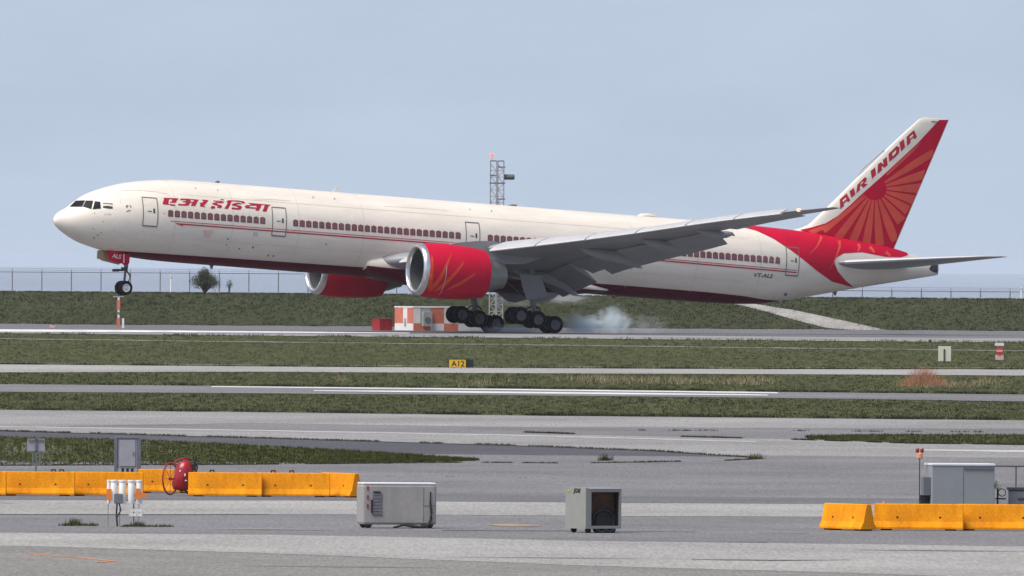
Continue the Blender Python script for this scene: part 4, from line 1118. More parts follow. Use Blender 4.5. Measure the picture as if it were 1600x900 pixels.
barrier(1290, 1350, 830, 'bright orange barrier turned sideways at the end of the right row', L=2.4, rz=R(-58), dloc=(c.x + .14, c.y + .42, c.z), H=.82)
barrier(1372, 1499, 830, 'orange barrier in front of the grey generator', H=.82)
barrier(1501, 1629, 830.6, 'orange barrier cut off by the right edge of the picture', H=.82)

# ---- twin sign panels seen from behind
p = gp(56, 741); s_ = FPX / p.y
e = empty('sign_panel', (p.x, p.y, p.z + .02))
mb = MB(); mb.box((0, .03, .68), (.06, .06, 1.36)); mb.build('post', M['cabdark'], e)
for k in (-1, 1):
    mb = MB(); mb.box((k * .185, .075, 1.07), (.30, .03, .50)); mb.build('panel', M['cabgrey'], e, bevel=.008)
mb = MB(); mb.box((0, .02, .84), (.62, .04, .05)); mb.box((0, .02, 1.28), (.62, .04, .05)); mb.build('cross_bar', M['cabdark'], e)
mb = MB(); mb.box((-.12, .02, .56), (.05, .03, .5)); mb.box((.14, .02, .56), (.05, .03, .5)); mb.build('brace', M['galv'], e)
setp(e, 'pair of grey sign panels on a post behind the left barriers', 'sign')
# ---- grey cabinet
p = gp(199, 741)
e = empty('electrical_cabinet', (p.x, p.y, p.z + .02))
w, h = 1.0, 1.15
mb = MB(); mb.box((0, .2, .2 + h / 2), (w * .74, .34, h)); mb.build('body', M['cabgrey'], e, bevel=.015)
for k in (-1, 1):
    mb = MB(); mb.box((k * w * .44, .2, .1 + (h + .1) / 2), (w * .13, .42, h + .15)); mb.build('frame_post', M['cabdark'], e, bevel=.01)
mb = MB(); mb.box((0, .2, .2 + h + .02), (w * .86, .44, .05)); mb.build('top_cap', M['cabdark'], e, bevel=.01)
mb = MB(); mb.box((0, .01, .2 + h / 2), (w * .60, .03, h * .86)); d_ = mb.build('door', M['cabgrey'], e, bevel=.01)
mb = MB(); mb.box((w * .22, -.02, .2 + h * .5), (.04, .03, .14)); mb.build('handle', M['cabdark'], d_)
for k in (-.3, 0, .3):
    mb = MB(); mb.box((k * w * .6, .2, .11), (.1, .2, .22)); mb.build('leg', M['dark'], e)
setp(e, 'square grey cabinet standing behind the left barriers', 'cabinet')

# ---- wheeled red fire extinguisher
p = gp(282, 775)
e = empty('fire_extinguisher', (p.x, p.y + .05, p.z + .026), R(0))
tilt = Matrix.Rotation(R(14), 4, 'Y')
mb = MB()
axis = [Vector((.02, .10, .12)), Vector((.0, .1, .2)), Vector((-.0, .1, .32)), Vector((.05, .1, .9)), Vector((.09, .1, 1.05)), Vector((.14, .1, 1.14)), Vector((.16, .1, 1.2))]
mb.tube([(a.x + .12 * a.z - .02, a.y, a.z) for a in axis], [.10, .27, .34, .33, .28, .17, .09], 20)
mb.build('tank', M['firered'], e, smooth='all')
mb = MB(); mb.tube([(.22, .1, 1.14), (.30, .1, 1.28), (.16, .05, 1.30), (-.12, .0, 1.24), (-.25, -.05, 1.12)], .03, 6); mb.build('valve_handle', M['firered'], e, smooth=True)
mb = MB()
for i in range(5):
    a = [(0.42 + .16 * math.cos(t * math.pi / 5), .12 + i * .035 - .08, .98 + .20 * math.sin(t * math.pi / 5)) for t in range(11)]
    mb.tube(a, .035, 6)
mb.box((.42, .12, .97), (.22, .2, .2))
mb.build('hose_reel', M['black'], e, smooth=True)
for cx_, cy_, rr_, rz_, m_ in ((-.36, -.06, .55, 62, 'firered'), (.34, .36, .48, 62, 'dark')):
    mb = MB()
    ring = []
    for k in range(33):
        t = k * 2 * math.pi / 32
        ring.append((cx_ + rr_ * math.cos(t) * math.cos(R(rz_)), cy_ + rr_ * math.cos(t) * math.sin(R(rz_)), rr_ + .03 + rr_ * math.sin(t) + (.05 if m_ == 'firered' else 0) * 0))
    mb.tube(ring, .03, 8, cap=False)
    wl = mb.build('wheel', M[m_], e, smooth=True)
    mb = MB()
    for k in range(8):
        t = k * math.pi / 4
        mb.tube([(cx_, cy_, rr_ + .03), (cx_ + rr_ * math.cos(t) * math.cos(R(rz_)), cy_ + rr_ * math.cos(t) * math.sin(R(rz_)), rr_ + .03 + rr_ * math.sin(t))], .008, 5)
    mb.lathe([(-.06, .05), (.06, .05)], (cx_, cy_, rr_ + .03), 'X', 10, cap=True)
    mb.build('spokes', M[m_], wl)
mb = MB(); mb.tube([(-.36, -.06, .58), (.34, .36, .51)], .03, 6); mb.tube([(.0, .1, .2), (.25, .1, .12), (.32, .1, .04)], .03, 6); mb.build('chassis', M['dark'], e)
mb = MB(); mb.box((.155, -.232, .72), (.05, .02, .09)); mb.box((.19, -.23, .52), (.07, .02, .035)); mb.box((-.02, -.215, .86), (.06, .02, .05)); mb.build('label_plate', M['whitemark'], e)
setp(e, 'red wheeled fire extinguisher with black hose at a gap in the barriers', 'extinguisher')

# ---- white tube barricade
p = gp(193, 823.5)
e = empty('tube_barricade', (p.x, p.y, p.z + .022))
for i, (x, w) in enumerate(((-.47, .10), (-.30, .215), (-.045, .235), (.235, .225), (.47, .19))):
    mb = MB(); r = w / 2
    mb.lathe([(.70, r * .94), (.72, r), (1.34, r), (1.36, r * .9), (1.37, r * .9), (1.38, r * 1.12), (1.42, r * 1.12), (1.43, r * .9)], (x, 0, 0), 'Z', 16, cap=True)
    t_ = mb.build('tube', M['tubew'], e, smooth=True)
for x, z, w, h in ((-.45, .98, .16, .34), (.44, 1.0, .15, .34), (.62, .97, .2, .13)):
    mb = MB(); mb.box((x, -.13, z), (w, .02, h)); mb.build('orange_panel', M['orange'], e)
mb = MB(); mb.box((-.165, -.17, .86), (.26, .12, .30)); mb.build('junction_box', M['galv'], e, bevel=.012)
mb = MB(); mb.tube([(-.2, -.15, .72), (-.22, -.12, .4), (-.19, -.1, .0)], .03, 6); mb.tube([(-.14, -.17, .72), (-.08, -.16, .5), (-.15, -.16, .38), (-.2, -.12, .3)], .025, 6); mb.build('cable', M['dark'], e)
for x in (-.48, .31, .47, -.12):
    mb = MB(); mb.tube([(x, .03, 0), (x, .03, .74)], .012 if x != .31 else .022, 6); mb.build('leg', M['galv'], e)
for x, z, w in ((.28, .50, .24), (.50, .50, .15), (.28, .36, .24), (.50, .36, .15)):
    mb = MB(); mb.box((x, -.02, z), (w, .02, .085)); mb.build('white_slat', M['tubew'], e)
mb = MB(); mb.box((0, .04, 1.30), (1.1, .03, .04)); mb.box((0, .04, .80), (1.1, .03, .04)); mb.build('rail', M['galv'], e)
setp(e, 'barricade of five white upright tubes with orange panels on thin legs', 'barricade')

# ---- white trailer box
p = gp(618, 826.5)
e = empty('ground_power_trailer', (p.x + .02, p.y + .55, p.z + .022), R(11))
W, Dp, H = 2.33, 1.05, 1.24
mb = MB(); mb.box((0, 0, .11 + H / 2), (W, Dp, H)); mb.build('body', M['boxw'], e, bevel=.07)
mb = MB(); mb.box((0, 0, .11 + H + .025), (W * .985, Dp * .985, .06)); mb.build('roof', M['boxtop'], e, bevel=.025)
mb = MB(); mb.box((-W / 2 + .46, -Dp / 2 - .004, .74), (.30, .03, .72)); gq = mb.build('vent_panel', M['grille'], e)
for i in range(7):
    mb = MB(); mb.box((-W / 2 + .46, -Dp / 2 - .026, .45 + i * .098), (.28, .02, .035)); mb.build('louvre', M['grille'], gq)
mb = MB(); mb.box((-W / 2 + .44, -Dp / 2 - .03, 1.12), (.22, .05, .04)); mb.box((-W / 2 + .285, -Dp / 2 - .03, .68), (.045, .05, .40)); mb.build('vent_edge', M['black'], gq)
for z in (1.24, .96, .68):
    mb = MB(); mb.box((-W / 2 + .16, -Dp / 2 - .012, z), (.045, .03, .12)); mb.build('red_reflector', M['firered'], e)
mb = MB(); mb.box((W / 2 - .42, -Dp / 2 - .006, .72), (.012, .014, 1.1)); mb.box((W / 2 - .2, -Dp / 2 - .006, .70), (.4, .014, .012)); mb.box((0, -Dp / 2 - .006, .17), (W * .9, .014, .015)); mb.build('panel_seam', M['grille'], e)
mb = MB(); mb.tube([(W / 2 - .20, -Dp / 2 - .03, 1.12), (W / 2 - .21, -Dp / 2 - .04, .8), (W / 2 - .18, -Dp / 2 - .06, .5), (W / 2 - .19, -Dp / 2 - .07, .28), (W / 2 - .3, -Dp / 2 - .1, .08), (W / 2 - .55, -Dp / 2 - .15, .035), (W / 2 - .8, -Dp / 2 - .12, .07), (W / 2 - 1.05, -Dp / 2 - .13, .10), (W / 2 - 1.25, -Dp / 2 - .2, .06), (W / 2 - 1.4, -Dp / 2 - .25, .03)], [.022, .026, .04, .05, .05, .055, .045, .035, .03, .025], 8); mb.build('cable', M['black'], e, smooth=True)
for k in (-1, 1):
    for j in (-1, 1):
        mb = MB(); mb.lathe([(-.06, .10), (-.05, .115), (.05, .115), (.06, .10)], (k * (W / 2 - .2), j * .4, .115), 'Y', 14, cap=True); mb.build('wheel', M['black'], e, smooth=True)
setp(e, 'dirty white box trailer with a vent panel and a trailing black cable', 'trailer')

# ---- air-conditioning unit
p = gp(926, 834)
e = empty('air_conditioner', (p.x + .02, p.y + .75, p.z + .022), R(31))
W, Dp, H = 1.27, 1.20, 1.24
mb = MB()
t_ = .05
for c_, d_ in (((0, Dp / 2 - t_ / 2, .13 + H / 2), (W, t_, H)), ((-W / 2 + t_ / 2, 0, .13 + H / 2), (t_, Dp - 2 * t_, H)), ((W / 2 - t_ / 2, 0, .13 + H / 2), (t_, Dp - 2 * t_, H)), ((0, 0, .13 + H - t_ / 2), (W - 2 * t_, Dp - 2 * t_, t_)), ((0, 0, .13 + t_ / 2), (W - 2 * t_, Dp - 2 * t_, t_))):
    mb.box(c_, d_)
for c_, d_ in (((-W / 2 + .10, -Dp / 2 + t_ / 2, .13 + H / 2), (.20, t_, H)), ((W / 2 - .03, -Dp / 2 + t_ / 2, .13 + H / 2), (.06, t_, H)), ((.07, -Dp / 2 + t_ / 2, .13 + H - .06), (W - .26, t_, .12)), ((.07, -Dp / 2 + t_ / 2, .13 + .045), (W - .26, t_, .09))):
    mb.box(c_, d_)
mb.build('casing', M['acgrey'], e)
mb = MB(); mb.box((.07, -Dp / 2 + .30, .13 + H / 2), (W - .14, .04, H - .12)); mb.build('coil', M['rustdark'], e)
mb = MB(); mb.box((W / 2 - t_ - .03, -Dp / 2 + .18, .13 + H / 2), (.02, .2, H - .12)); mb.box((.05, -Dp / 2 + .18, .13 + H - t_ - .03), (W - .3, .2, .02)); mb.build('inner_shade_panel', M['black'], e)  # black panels added inside, standing in for shade in the opening
mb = MB(); mb.lathe([(0, .44), (.10, .44), (.10, .33), (0, .33)], (.12, -Dp / 2 + .12, .33), 'Y', 28); mb.build('fan_shroud', M['dark'], e, smooth=True)
mb = MB(); mb.lathe([(.06, .33), (.06, .02)], (.12, -Dp / 2 + .14, .33), 'Y', 24); mb.build('fan', M['black'], e)
mb = MB(); mb.box((.05, -Dp / 2 - .01, .13 + H - .012), (W - .14, .02, .03)); mb.build('edge_trim', M['boxtop'], e)
for k in (-1, 1):
    for j in (-1, 1):
        mb = MB(); mb.lathe([(-.05, .075), (-.04, .09), (.04, .09), (.05, .075)], (k * .44, j * .42, .09), 'Y', 12, cap=True); mb.build('castor', M['black'], e, smooth=True)
mb = MB(); mb.tube([(-.2, -.5, .10), (.0, -.52, .03), (.15, -.5, .09), (.3, -.52, .05), (.45, -.5, .10)], .025, 6); mb.build('drain_pipe', M['galv'], e)
mb = MB(); mb.box((-W / 2 - .005, .38, 1.28), (.01, .2, .08)); mb.build('logo_patch', M['sage'], e)
P = text_polys('JCAE', .17, .3, .008)
mb = MB()
for pl in P: mb.add([(-W / 2 - .012, .10 - a, 1.23 + b) for a, b in pl], [tuple(range(len(pl)))])
mb.build('lettering', M['black'], e, fixn=False)
setp(e, 'olive grey cooling unit with a dark open front showing a fan', 'air conditioner')

# ---- grey generator behind the right barriers
p = gp(1500, 812)
e = empty('generator', (p.x, p.y + .6, p.z + .022), R(9))
W, Dp, H = 2.08, 1.25, 1.62
mb = MB(); mb.box((0, 0, .12 + H / 2), (W, Dp, H)); mb.build('body', M['gengrey'], e, bevel=.03)
mb = MB(); mb.box((0, 0, .12 + H + .03), (W + .04, Dp + .06, .07)); mb.build('roof', M['boxtop'], e, bevel=.015)
mb = MB(); mb.box((W / 2 - .52, -Dp / 2 - .02, .12 + H - .07), (1.0, .05, .09)); mb.build('roof_dark_rail', M['cabdark'], e)  # dark strip below the roof edge, along the right half
mb = MB(); mb.box((-W / 2 - .12, -.25, 1.06), (.26, .45, .60)); mb.build('control_panel', M['cabdark'], e, bevel=.01)
mb = MB(); mb.box((-W / 2 - .16, -.2, .54), (.30, .16, .46)); mb.tube([(-W / 2 - .28, -.2, .72), (-W / 2 - .22, -.2, .35), (-W / 2 - .05, -.2, .28)], .06, 6); mb.build('tow_bar', M['black'], e)
for k in (-.6, .6):
    mb = MB(); mb.box((k, 0, .06), (.3, 1.0, .12)); mb.build('skid', M['dark'], e)
mb = MB(); mb.box((0, -Dp / 2 - .006, .9), (.012, .014, 1.5)); mb.build('door_seam', M['cabdark'], e)
setp(e, 'grey generator housing with a white roof behind the right barriers', 'generator')
q = at(1437, 718, p.y + .5)
e = empty('warning_beacon', (q.x, q.y, p.z + .022))
hh = q.z - p.z
mb = MB(); mb.tube([(0, 0, 0), (0, 0, hh)], .02, 6); mb.build('pole', M['dark'], e)
mb = MB(); mb.lathe([(0, .07), (.03, .11), (.17, .11), (.20, .06)], (0, 0, hh), 'Z', 12, cap=True); mb.build('lamp_base', M['lamporange'], e, smooth=True)
for k in (-1, 1):
    mb = MB(); mb.lathe([(.20, .045), (.22, .06), (.31, .06), (.35, .03)], (k * .075, 0, hh), 'Z', 12, cap=True); mb.build('lens', M['lampred'], e, smooth=True)
setp(e, 'beacon with two dark red lenses on an orange base beside the grey generator', 'beacon')
# ---- hydrant, rail and dark cart at the right edge
p = gp(1559, 812)
e = empty('valve_post', (p.x, p.y + .3, p.z + .022))
mb = MB(); mb.tube([(0, 0, 0), (0, 0, 1.08)], .03, 8); mb.build('pipe', M['dark'], e)
mb = MB(); mb.lathe([(.98, .08), (1.0, .13), (1.16, .13), (1.18, .08), (1.24, .07), (1.28, .02)], (0, 0, 0), 'Z', 12, cap=True); mb.build('cap', M['signcream'], e, smooth=True)
mb = MB(); mb.tube([(.14 + .12 * math.cos(t * math.pi / 8), -.05, .86 + .12 * math.sin(t * math.pi / 8)) for t in range(17)], .018, 6, cap=False); mb.box((.1, 0, .66), (.36, .05, .05)); mb.build('hand_wheel', M['dark'], e)
setp(e, 'valve post with a cream cap and ring between generator and dark cart', 'valve')
p = gp(1600, 812)
e = empty('equipment_cart', (p.x + .45, p.y + .5, p.z + .022))
mb = MB(); mb.box((0, 0, .52), (1.9, 1.0, .80)); mb.build('body', M['cabdark'], e, bevel=.03)
mb = MB(); mb.box((.0, 0, .98), (2.0, 1.05, .09)); mb.build('lid', M['dark'], e, bevel=.01)
for z in (.42, .66): 
    mb = MB(); mb.box((.1, -.515, z), (1.5, .03, .05)); mb.build('side_rib', M['dark'], e)
for k in (-.6, .6):
    mb = MB(); mb.lathe([(-.06, .12), (.06, .12)], (k, -.4, .125), 'Y', 14, cap=True); mb.build('wheel', M['black'], e, smooth=True)
setp(e, 'dark equipment cart cut off by the right edge behind the barriers', 'cart')
p = gp(1575, 800)
q = at(1575, 729, p.y)
e = empty('guard_rail', (p.x, p.y, p.z + .02)); hh = q.z - p.z
mb = MB(); mb.tube([(-1.0, 0, hh), (3.0, 0, hh - .02)], .028, 6); mb.build('rail', M['dark'], e)
for x in (-.9, .26, 1.6, 2.9):
    mb = MB(); mb.tube([(x, 0, 0), (x, 0, hh)], .025, 6); mb.build('post', M['dark'], e)
setp(e, 'thin dark guard rail running right from the grey generator', 'rail')
p = gp(1381, 815)
e = empty('traffic_cone', (p.x, p.y, p.z + .022))
mb = MB(); mb.lathe([(0, .16), (.02, .15), (.60, .03), (.62, .02)], (0, 0, .02), 'Z', 14, cap=True); mb.build('cone', M['orange'], e, smooth=True)
mb = MB(); mb.box((0, 0, .015), (.38, .38, .03)); mb.build('base', M['orange'], e)
setp(e, 'orange traffic cone almost hidden behind the right barriers', 'cone')

# ---- taxiway guidance sign
p = gp(721, 576.2)
e = empty('taxiway_sign', (p.x, p.y + .3, p.z + .02)); s_ = FPX / p.y
wy, wb, h = 26.5 / s_, 11.5 / s_, 12.5 / s_
mb = MB(); mb.box((-wb / 2, 0, .06 + h / 2), (wy, .16, h)); fy = mb.build('yellow_face', M['signyel'], e, bevel=.01)
mb = MB(); mb.box((wy / 2, .02, .06 + h / 2), (wb, .18, h)); mb.build('black_face', M['black'], e, bevel=.01)
mb = MB(); mb.box((-wb / 2, 0, .06 + h + .012), (wy + .03, .2, .024)); mb.box((-wb / 2 + wy / 2 - .012, -.1, .06 + h / 2), (.03, .06, h)); mb.build('frame', M['black'], e)
for x in (-.45, 0, .45):
    mb = MB(); mb.tube([(x, 0, 0), (x, 0, .08)], .03, 6); mb.build('leg', M['galv'], e)
mb = MB()
P = text_polys('A12', 1.0, 0, .02); x0 = min(a for q in P for a, b in q); x1 = max(a for q in P for a, b in q); y1 = max(b for q in P for a, b in q)
for pl in P: mb.add([(-wb / 2 + ((a - x0) / (x1 - x0) - .5) * wy * .78, -.088, .06 + h * (.14 + .68 * b / y1)) for a, b in pl], [tuple(range(len(pl)))])
mb.build('lettering', M['black'], e, fixn=False)
setp(e, 'low yellow and black taxiway sign beside the pale taxiway strip', 'sign')
# ---- cream board, no-entry board, marker post
p = gp(1476, 568); s_ = FPX / p.y
e = empty('cream_board', (p.x, p.y, p.z + .02)); w, h = 20 / s_, 23.5 / s_
mb = MB(); mb.box((0, .03, .12 + h / 2), (w, .03, h)); mb.build('board', M['signcream'], e, bevel=.01)
mb = MB(); mb.box((-.03, -.012, (h * .95) / 2), (.085, .05, h * .95)); mb.build('post', M['bark'], e)
setp(e, 'square cream board with a brown post seen from behind', 'sign')
p = gp(1561.5, 566); s_ = FPX / p.y
e = empty('no_entry_board', (p.x, p.y, p.z + .02))
mb = MB(); mb.box((0, 0, 27.5 / s_), (14 / s_, .03, 4.5 / s_)); mb.build('top_plate', M['shwhite'], e)
mb = MB(); mb.lathe([(-.02, 6.4 / s_), (.02, 6.4 / s_)], (0, -.02, 17.5 / s_), 'Y', 24, cap=True); dsc = mb.build('red_disc', M['signred'], e)
mb = MB(); mb.box((0, -.05, 17.3 / s_), (9.5 / s_, .01, 3.4 / s_)); mb.build('white_bar', M['signpink'], dsc)
mb = MB(); mb.box((0, .01, 7.2 / s_), (13 / s_, .03, 8 / s_)); mb.build('bottom_plate', M['signpink'], e)
mb = MB(); mb.box((0, .04, 14 / s_), (.05, .04, 28 / s_)); mb.build('post', M['galv'], e)
setp(e, 'red no-entry disc between two pale plates on a post', 'sign')
p = gp(1454, 544)
e = empty('marker_post', (p.x, p.y, p.z + .02))
mb = MB(); mb.tube([(0, 0, 0), (0, 0, .42)], .06, 8); mb.build('post', M['cabdark'], e)
mb = MB(); mb.lathe([(.42, .05), (.44, .11), (.54, .11), (.58, .04)], (-.04, 0, 0), 'Z', 10, cap=True); mb.build('lamp_head', M['dark'], e, smooth=True)
setp(e, 'short dark marker lamp near the runway left of the cream board', 'marker')

# ---- orange and white shelter, tank and red box beyond the runway
p = at(646, 519.0, 1186.0)
e = empty('equipment_shelter', (p.x, p.y, tz(1186) + .02), R(17))
s_ = FPX / 1186.0
H = 36.5 / s_; Lf = 4.6; Ls = 1.48 / math.sin(R(17)) ; Ls = 5.0
mb = MB(); mb.box((Lf / 2, Ls / 2, H / 2), (Lf - .06, Ls - .06, H - .06)); mb.build('walls', M['shgrey'], e)
mb = MB(); mb.box((Lf / 2, Ls / 2, H + .02), (Lf + .12, Ls + .12, .10)); mb.build('roof', M['shwhite'], e)
zs = H * .31
# front panels
xf = [0, .55, 1.35, 2.45, 3.6, 4.6]
cols_t = ['shwhite', 'shgrey', 'shorange', 'shwhite', 'shorange', 'shwhite', 'shorange', 'shwhite']
cols_b = ['shorange', 'shorange', 'shwhite', 'shorange', 'shwhite', 'shorange', 'shwhite', 'shorange']
for i in range(5):
    for z0, z1, cl in ((0.01, zs, cols_b), (zs + .012, H - .03, cols_t)):
        mb = MB(); mb.box(((xf[i] + xf[i + 1]) / 2, -.01, (z0 + z1) / 2), (xf[i + 1] - xf[i] - .012, .05, z1 - z0)); mb.build('wall_panel', M[cl[i]], e)
ys_ = [0, 1.6, 2.7, 4.98]
for i, (ct_, cb_) in enumerate((('shorange', 'shwhite'), ('shwhite', 'shwhite'), ('shorange', 'shwhite'))):
    for z0, z1, cl in ((0.01, zs, cb_), (zs + .012, H - .03, ct_)):
        mb = MB(); mb.box((-.01, (ys_[i] + ys_[i + 1]) / 2, (z0 + z1) / 2), (.05, ys_[i + 1] - ys_[i] - .012, z1 - z0)); mb.build('wall_panel', M[cl], e)
mb = MB(); mb.box((-.05, 2.1, H * .36), (.04, .45, H * .34)); mb.build('side_vent', M['shgrey'], e)
mb = MB(); mb.box((1.05, -.18, H * .50), (.75, .32, H * .62)); ac = mb.build('wall_unit', M['shgrey'], e, bevel=.02)
mb = MB(); mb.lathe([(0, .24), (-.03, .24)], (1.05, -.345, H * .46), 'Y', 16, cap=True); mb.build('unit_fan', M['cabdark'], ac)
setp(e, 'low shelter with orange and white panels beyond the runway', 'shelter')
p = at(593, 518.5, 1184.0)
e = empty('red_container', (p.x, p.y, tz(1184) + .02), R(17)); H = 17.5 / s_
mb = MB(); mb.box((.52, 1.05, H / 2), (1.04, 2.1, H)); mb.build('body', M['firered'], e, bevel=.03)
mb = MB(); mb.box((.52, 1.05, H + .02), (1.1, 2.16, .05)); mb.build('lid', M['firered'], e, bevel=.01)
for k in (.25, .8):
    mb = MB(); mb.box((k, -.02, H * .75), (.06, .04, .16)); mb.build('latch', M['dark'], e)
setp(e, 'low red container left of the orange and white shelter', 'container')
p = at(185, 512, 1192.0); s2 = FPX / 1192
e = empty('marker_mast', (p.x, p.y, tz(1192) + .02))
tot = 50 / s2
segs = [(0, .32, 'shorange'), (.32, .42, 'shwhite'), (.42, .50, 'galv'), (.50, .56, 'shwhite'), (.56, .88, 'shorange'), (.88, .96, 'shwhite')]
for a, b, m_ in segs:
    mb = MB(); mb.box((0, 0, tot * (a + b) / 2), (.26 if m_ == 'shorange' else .16, .2, tot * (b - a) * .98)); mb.build('mast_segment', M[m_], e)
mb = MB(); mb.box((0, 0, tot * .985), (.85, .2, .07)); mb.build('cross_arm', M['shgrey'], e)
mb = MB(); mb.box((.36, 0, .38), (.17, .15, .76)); mb.build('side_marker', M['shwhite'], e)
setp(e, 'orange and white marker mast standing under the nose wheel', 'mast')
p = at(82, 508.5, 1188.0)
e = empty('runway_light', (p.x, p.y, tz(1188) + .02))
mb = MB(); mb.box((0, 0, .1), (.42, .2, .2)); mb.build('housing', M['signpink'], e, bevel=.02)
mb = MB(); mb.lathe([(.2, .1), (.24, .13), (.3, .08)], (.05, 0, 0), 'Z', 10, cap=True); mb.build('lens', M['lampred'], e, smooth=True)
setp(e, 'small red-topped runway light at the foot of the embankment, far left', 'light')

# ---- lattice tower with a red lamp behind the fuselage
TD = 1201.0; s2 = FPX / TD
p = at(773, 500, TD)
zg = tz(TD)
top = at(770, 251, TD).z
e = empty('lattice_tower', (p.x, TD, zg))
def lattice(x0, x1, z0, z1, step, r=.055):
    legs = []
    for (x, y) in ((x0, -.3), (x1, -.3), (x0, .3), (x1, .3)):
        mb = MB(); mb.tube([(x, y, z0), (x, y, z1)], r, 6); mb.build('mast_leg', M['towersteel'], e)
    mb = MB(); z = z0
    k = 0
    while z + step <= z1 + .01:
        for y in (-.3, .3):
            mb.tube([(x0, y, z), (x1, y, z)], r * .55, 5)
            a, b = (x0, x1) if k % 2 else (x1, x0)
            mb.tube([(a, y, z), (b, y, z + step)], r * .55, 5)
        for x in (x0, x1): mb.tube([(x, -.3, z), (x, .3, z + step)], r * .55, 5)
        z += step; k += 1
    mb.build('lattice_bracing', M['towersteel'], e)
zt_ = top - zg
lattice(-.42, .06, 0, zt_, .5)
lattice(.16, .62, 0, zt_ - .02, .5)
for (x, w, v) in ((-.18, .52, 251.5), (.4, .46, 251.5), (.44, .62, 261), (-.2, .5, 274), (-.2, .6, 286), (.44, .62, 286), (.44, .62, 311)):
    z = at(773, v, TD).z - zg
    mb = MB(); mb.box((x, 0, z), (w, .7, .075)); mb.build('platform', M['towerdark'], e)
z = at(773, 276.5, TD).z - zg
mb = MB(); mb.lathe([(0, .18), (.05, .21), (.78, .21), (.85, .15)], (.62, 0, z), 'X', 16, cap=True); mb.build('antenna_drum', M['drum'], e, smooth=True)
z = at(773, 242.5, TD).z - zg
mb = MB(); mb.tube([(-.3, 0, zt_), (-.3, 0, z)], .02, 6); mb.build('lamp_pole', M['towersteel'], e)
mb = MB(); mb.lathe([(-.16, .05), (-.1, .13), (.06, .14), (.14, .08), (.17, .02)], (-.3, 0, z), 'Z', 12, cap=True); mb.build('obstruction_lamp', M['redlamp'], e, smooth=True)
setp(e, 'pale lattice tower with a lit red lamp rising behind the fuselage', 'tower')

# ---- perimeter fence on the embankment: a taller run at left, a lower one at right
def fence(name_label, u0, u1, vt0, vt1, D, base_drop, first, pitch):
    e = empty('perimeter_fence', (at(u0, 450, D).x, D, tz(D)))
    x0 = at(u0, 450, D).x
    P = []
    u = first
    sc = FPX / D
    zt = lambda u: at(u, vt0 + (vt1 - vt0) * (u - u0) / (u1 - u0), D).z - tz(D)
    proto = None
    while u < u1:
        x = at(u, 440, D).x - x0; z = zt(u)
        mb = MB(); mb.tube([(x, 0, 0), (x, 0, z + .04)], .045, 6); mb.build('post', M['galv'], e)
        mb = MB(); mb.tube([(x, 0, z + .04), (x, -.12, z + .28)], .02, 5); mb.build('outrigger', M['galv'], e)
        u += pitch
    xa, xb = 0.0, at(u1, 450, D).x - x0
    n = 40
    rail = [(xa + (xb - xa) * i / n, 0, zt(u0 + (u1 - u0) * i / n)) for i in range(n + 1)]
    mb = MB(); mb.tube(rail, .034, 6); mb.build('top_rail', M['galv'], e)
    for dy, dz in ((-.06, .14), (-.12, .28)):
        mb = MB(); mb.tube([(a, dy, c_ + dz) for a, b, c_ in rail], .010, 4); mb.build('barbed_wire', M['wire'], e)
    mb = MB()
    L = xb - xa; st_ = .16; k = 0
    hgt = lambda x: zt(u0 + (u1 - u0) * (x / L))
    x = -2.0
    while x < L:
        h = hgt(min(max(x, 0), L))
        for sg in (1, -1):
            a, b = (x, x + h) if sg > 0 else (x + h, x)
            za, zb_ = 0.0, h
            lo, hi = (a, b)
            # clip to the run
            def pt(t): return (a + (b - a) * t, 0.0, h * t)
            t0, t1 = 0.0, 1.0
            if b != a:
                ta, tb = (0 - a) / (b - a), (L - a) / (b - a)
                t0, t1 = max(t0, min(ta, tb)), min(t1, max(ta, tb))
            if t1 - t0 > .05:
                p0, p1 = Vector(pt(t0)), Vector(pt(t1))
                d = (p1 - p0).normalized(); nrm = Vector((-d.z, 0, d.x)) * .0035
                mb.add([p0 - nrm, p1 - nrm, p1 + nrm, p0 + nrm], [(0, 1, 2, 3)])
        x += st_
    o = mb.build('chain_link_mesh', M['wire'], e, fixn=False)
    o['kind'] = 'stuff'
    setp(e, name_label, 'fence')
fence('taller chain-link fence on the embankment left of the landing gear', -40, 900, 424.4, 430.8, 1216.5, 0, -27, 46.2)
fence('lower chain-link fence on the embankment under the tail', 1000, 1640, 451.5, 456.4, 1222.0, 0, 1024, 46.2)
# white posts
for (u, vt, D, lb) in ((267.5, 430, 1215.5, 'slim white post on the embankment left of the shrub'), (1596, 448, 1216.0, 'slim white post on the embankment at the right edge')):
    a = at(u, vt, D)
    e = empty('white_post', (a.x, D, tz(D)))
    mb = MB(); mb.tube([(0, 0, 0), (0, 0, a.z - tz(D))], .06, 8); mb.build('post', M['shwhite'], e)
    mb = MB(); mb.lathe([(0, .07), (.1, .07)], (0, 0, a.z - tz(D) - .25), 'Z', 8); mb.build('reflector_band', M['shgrey'], e)
    setp(e, lb, 'post')

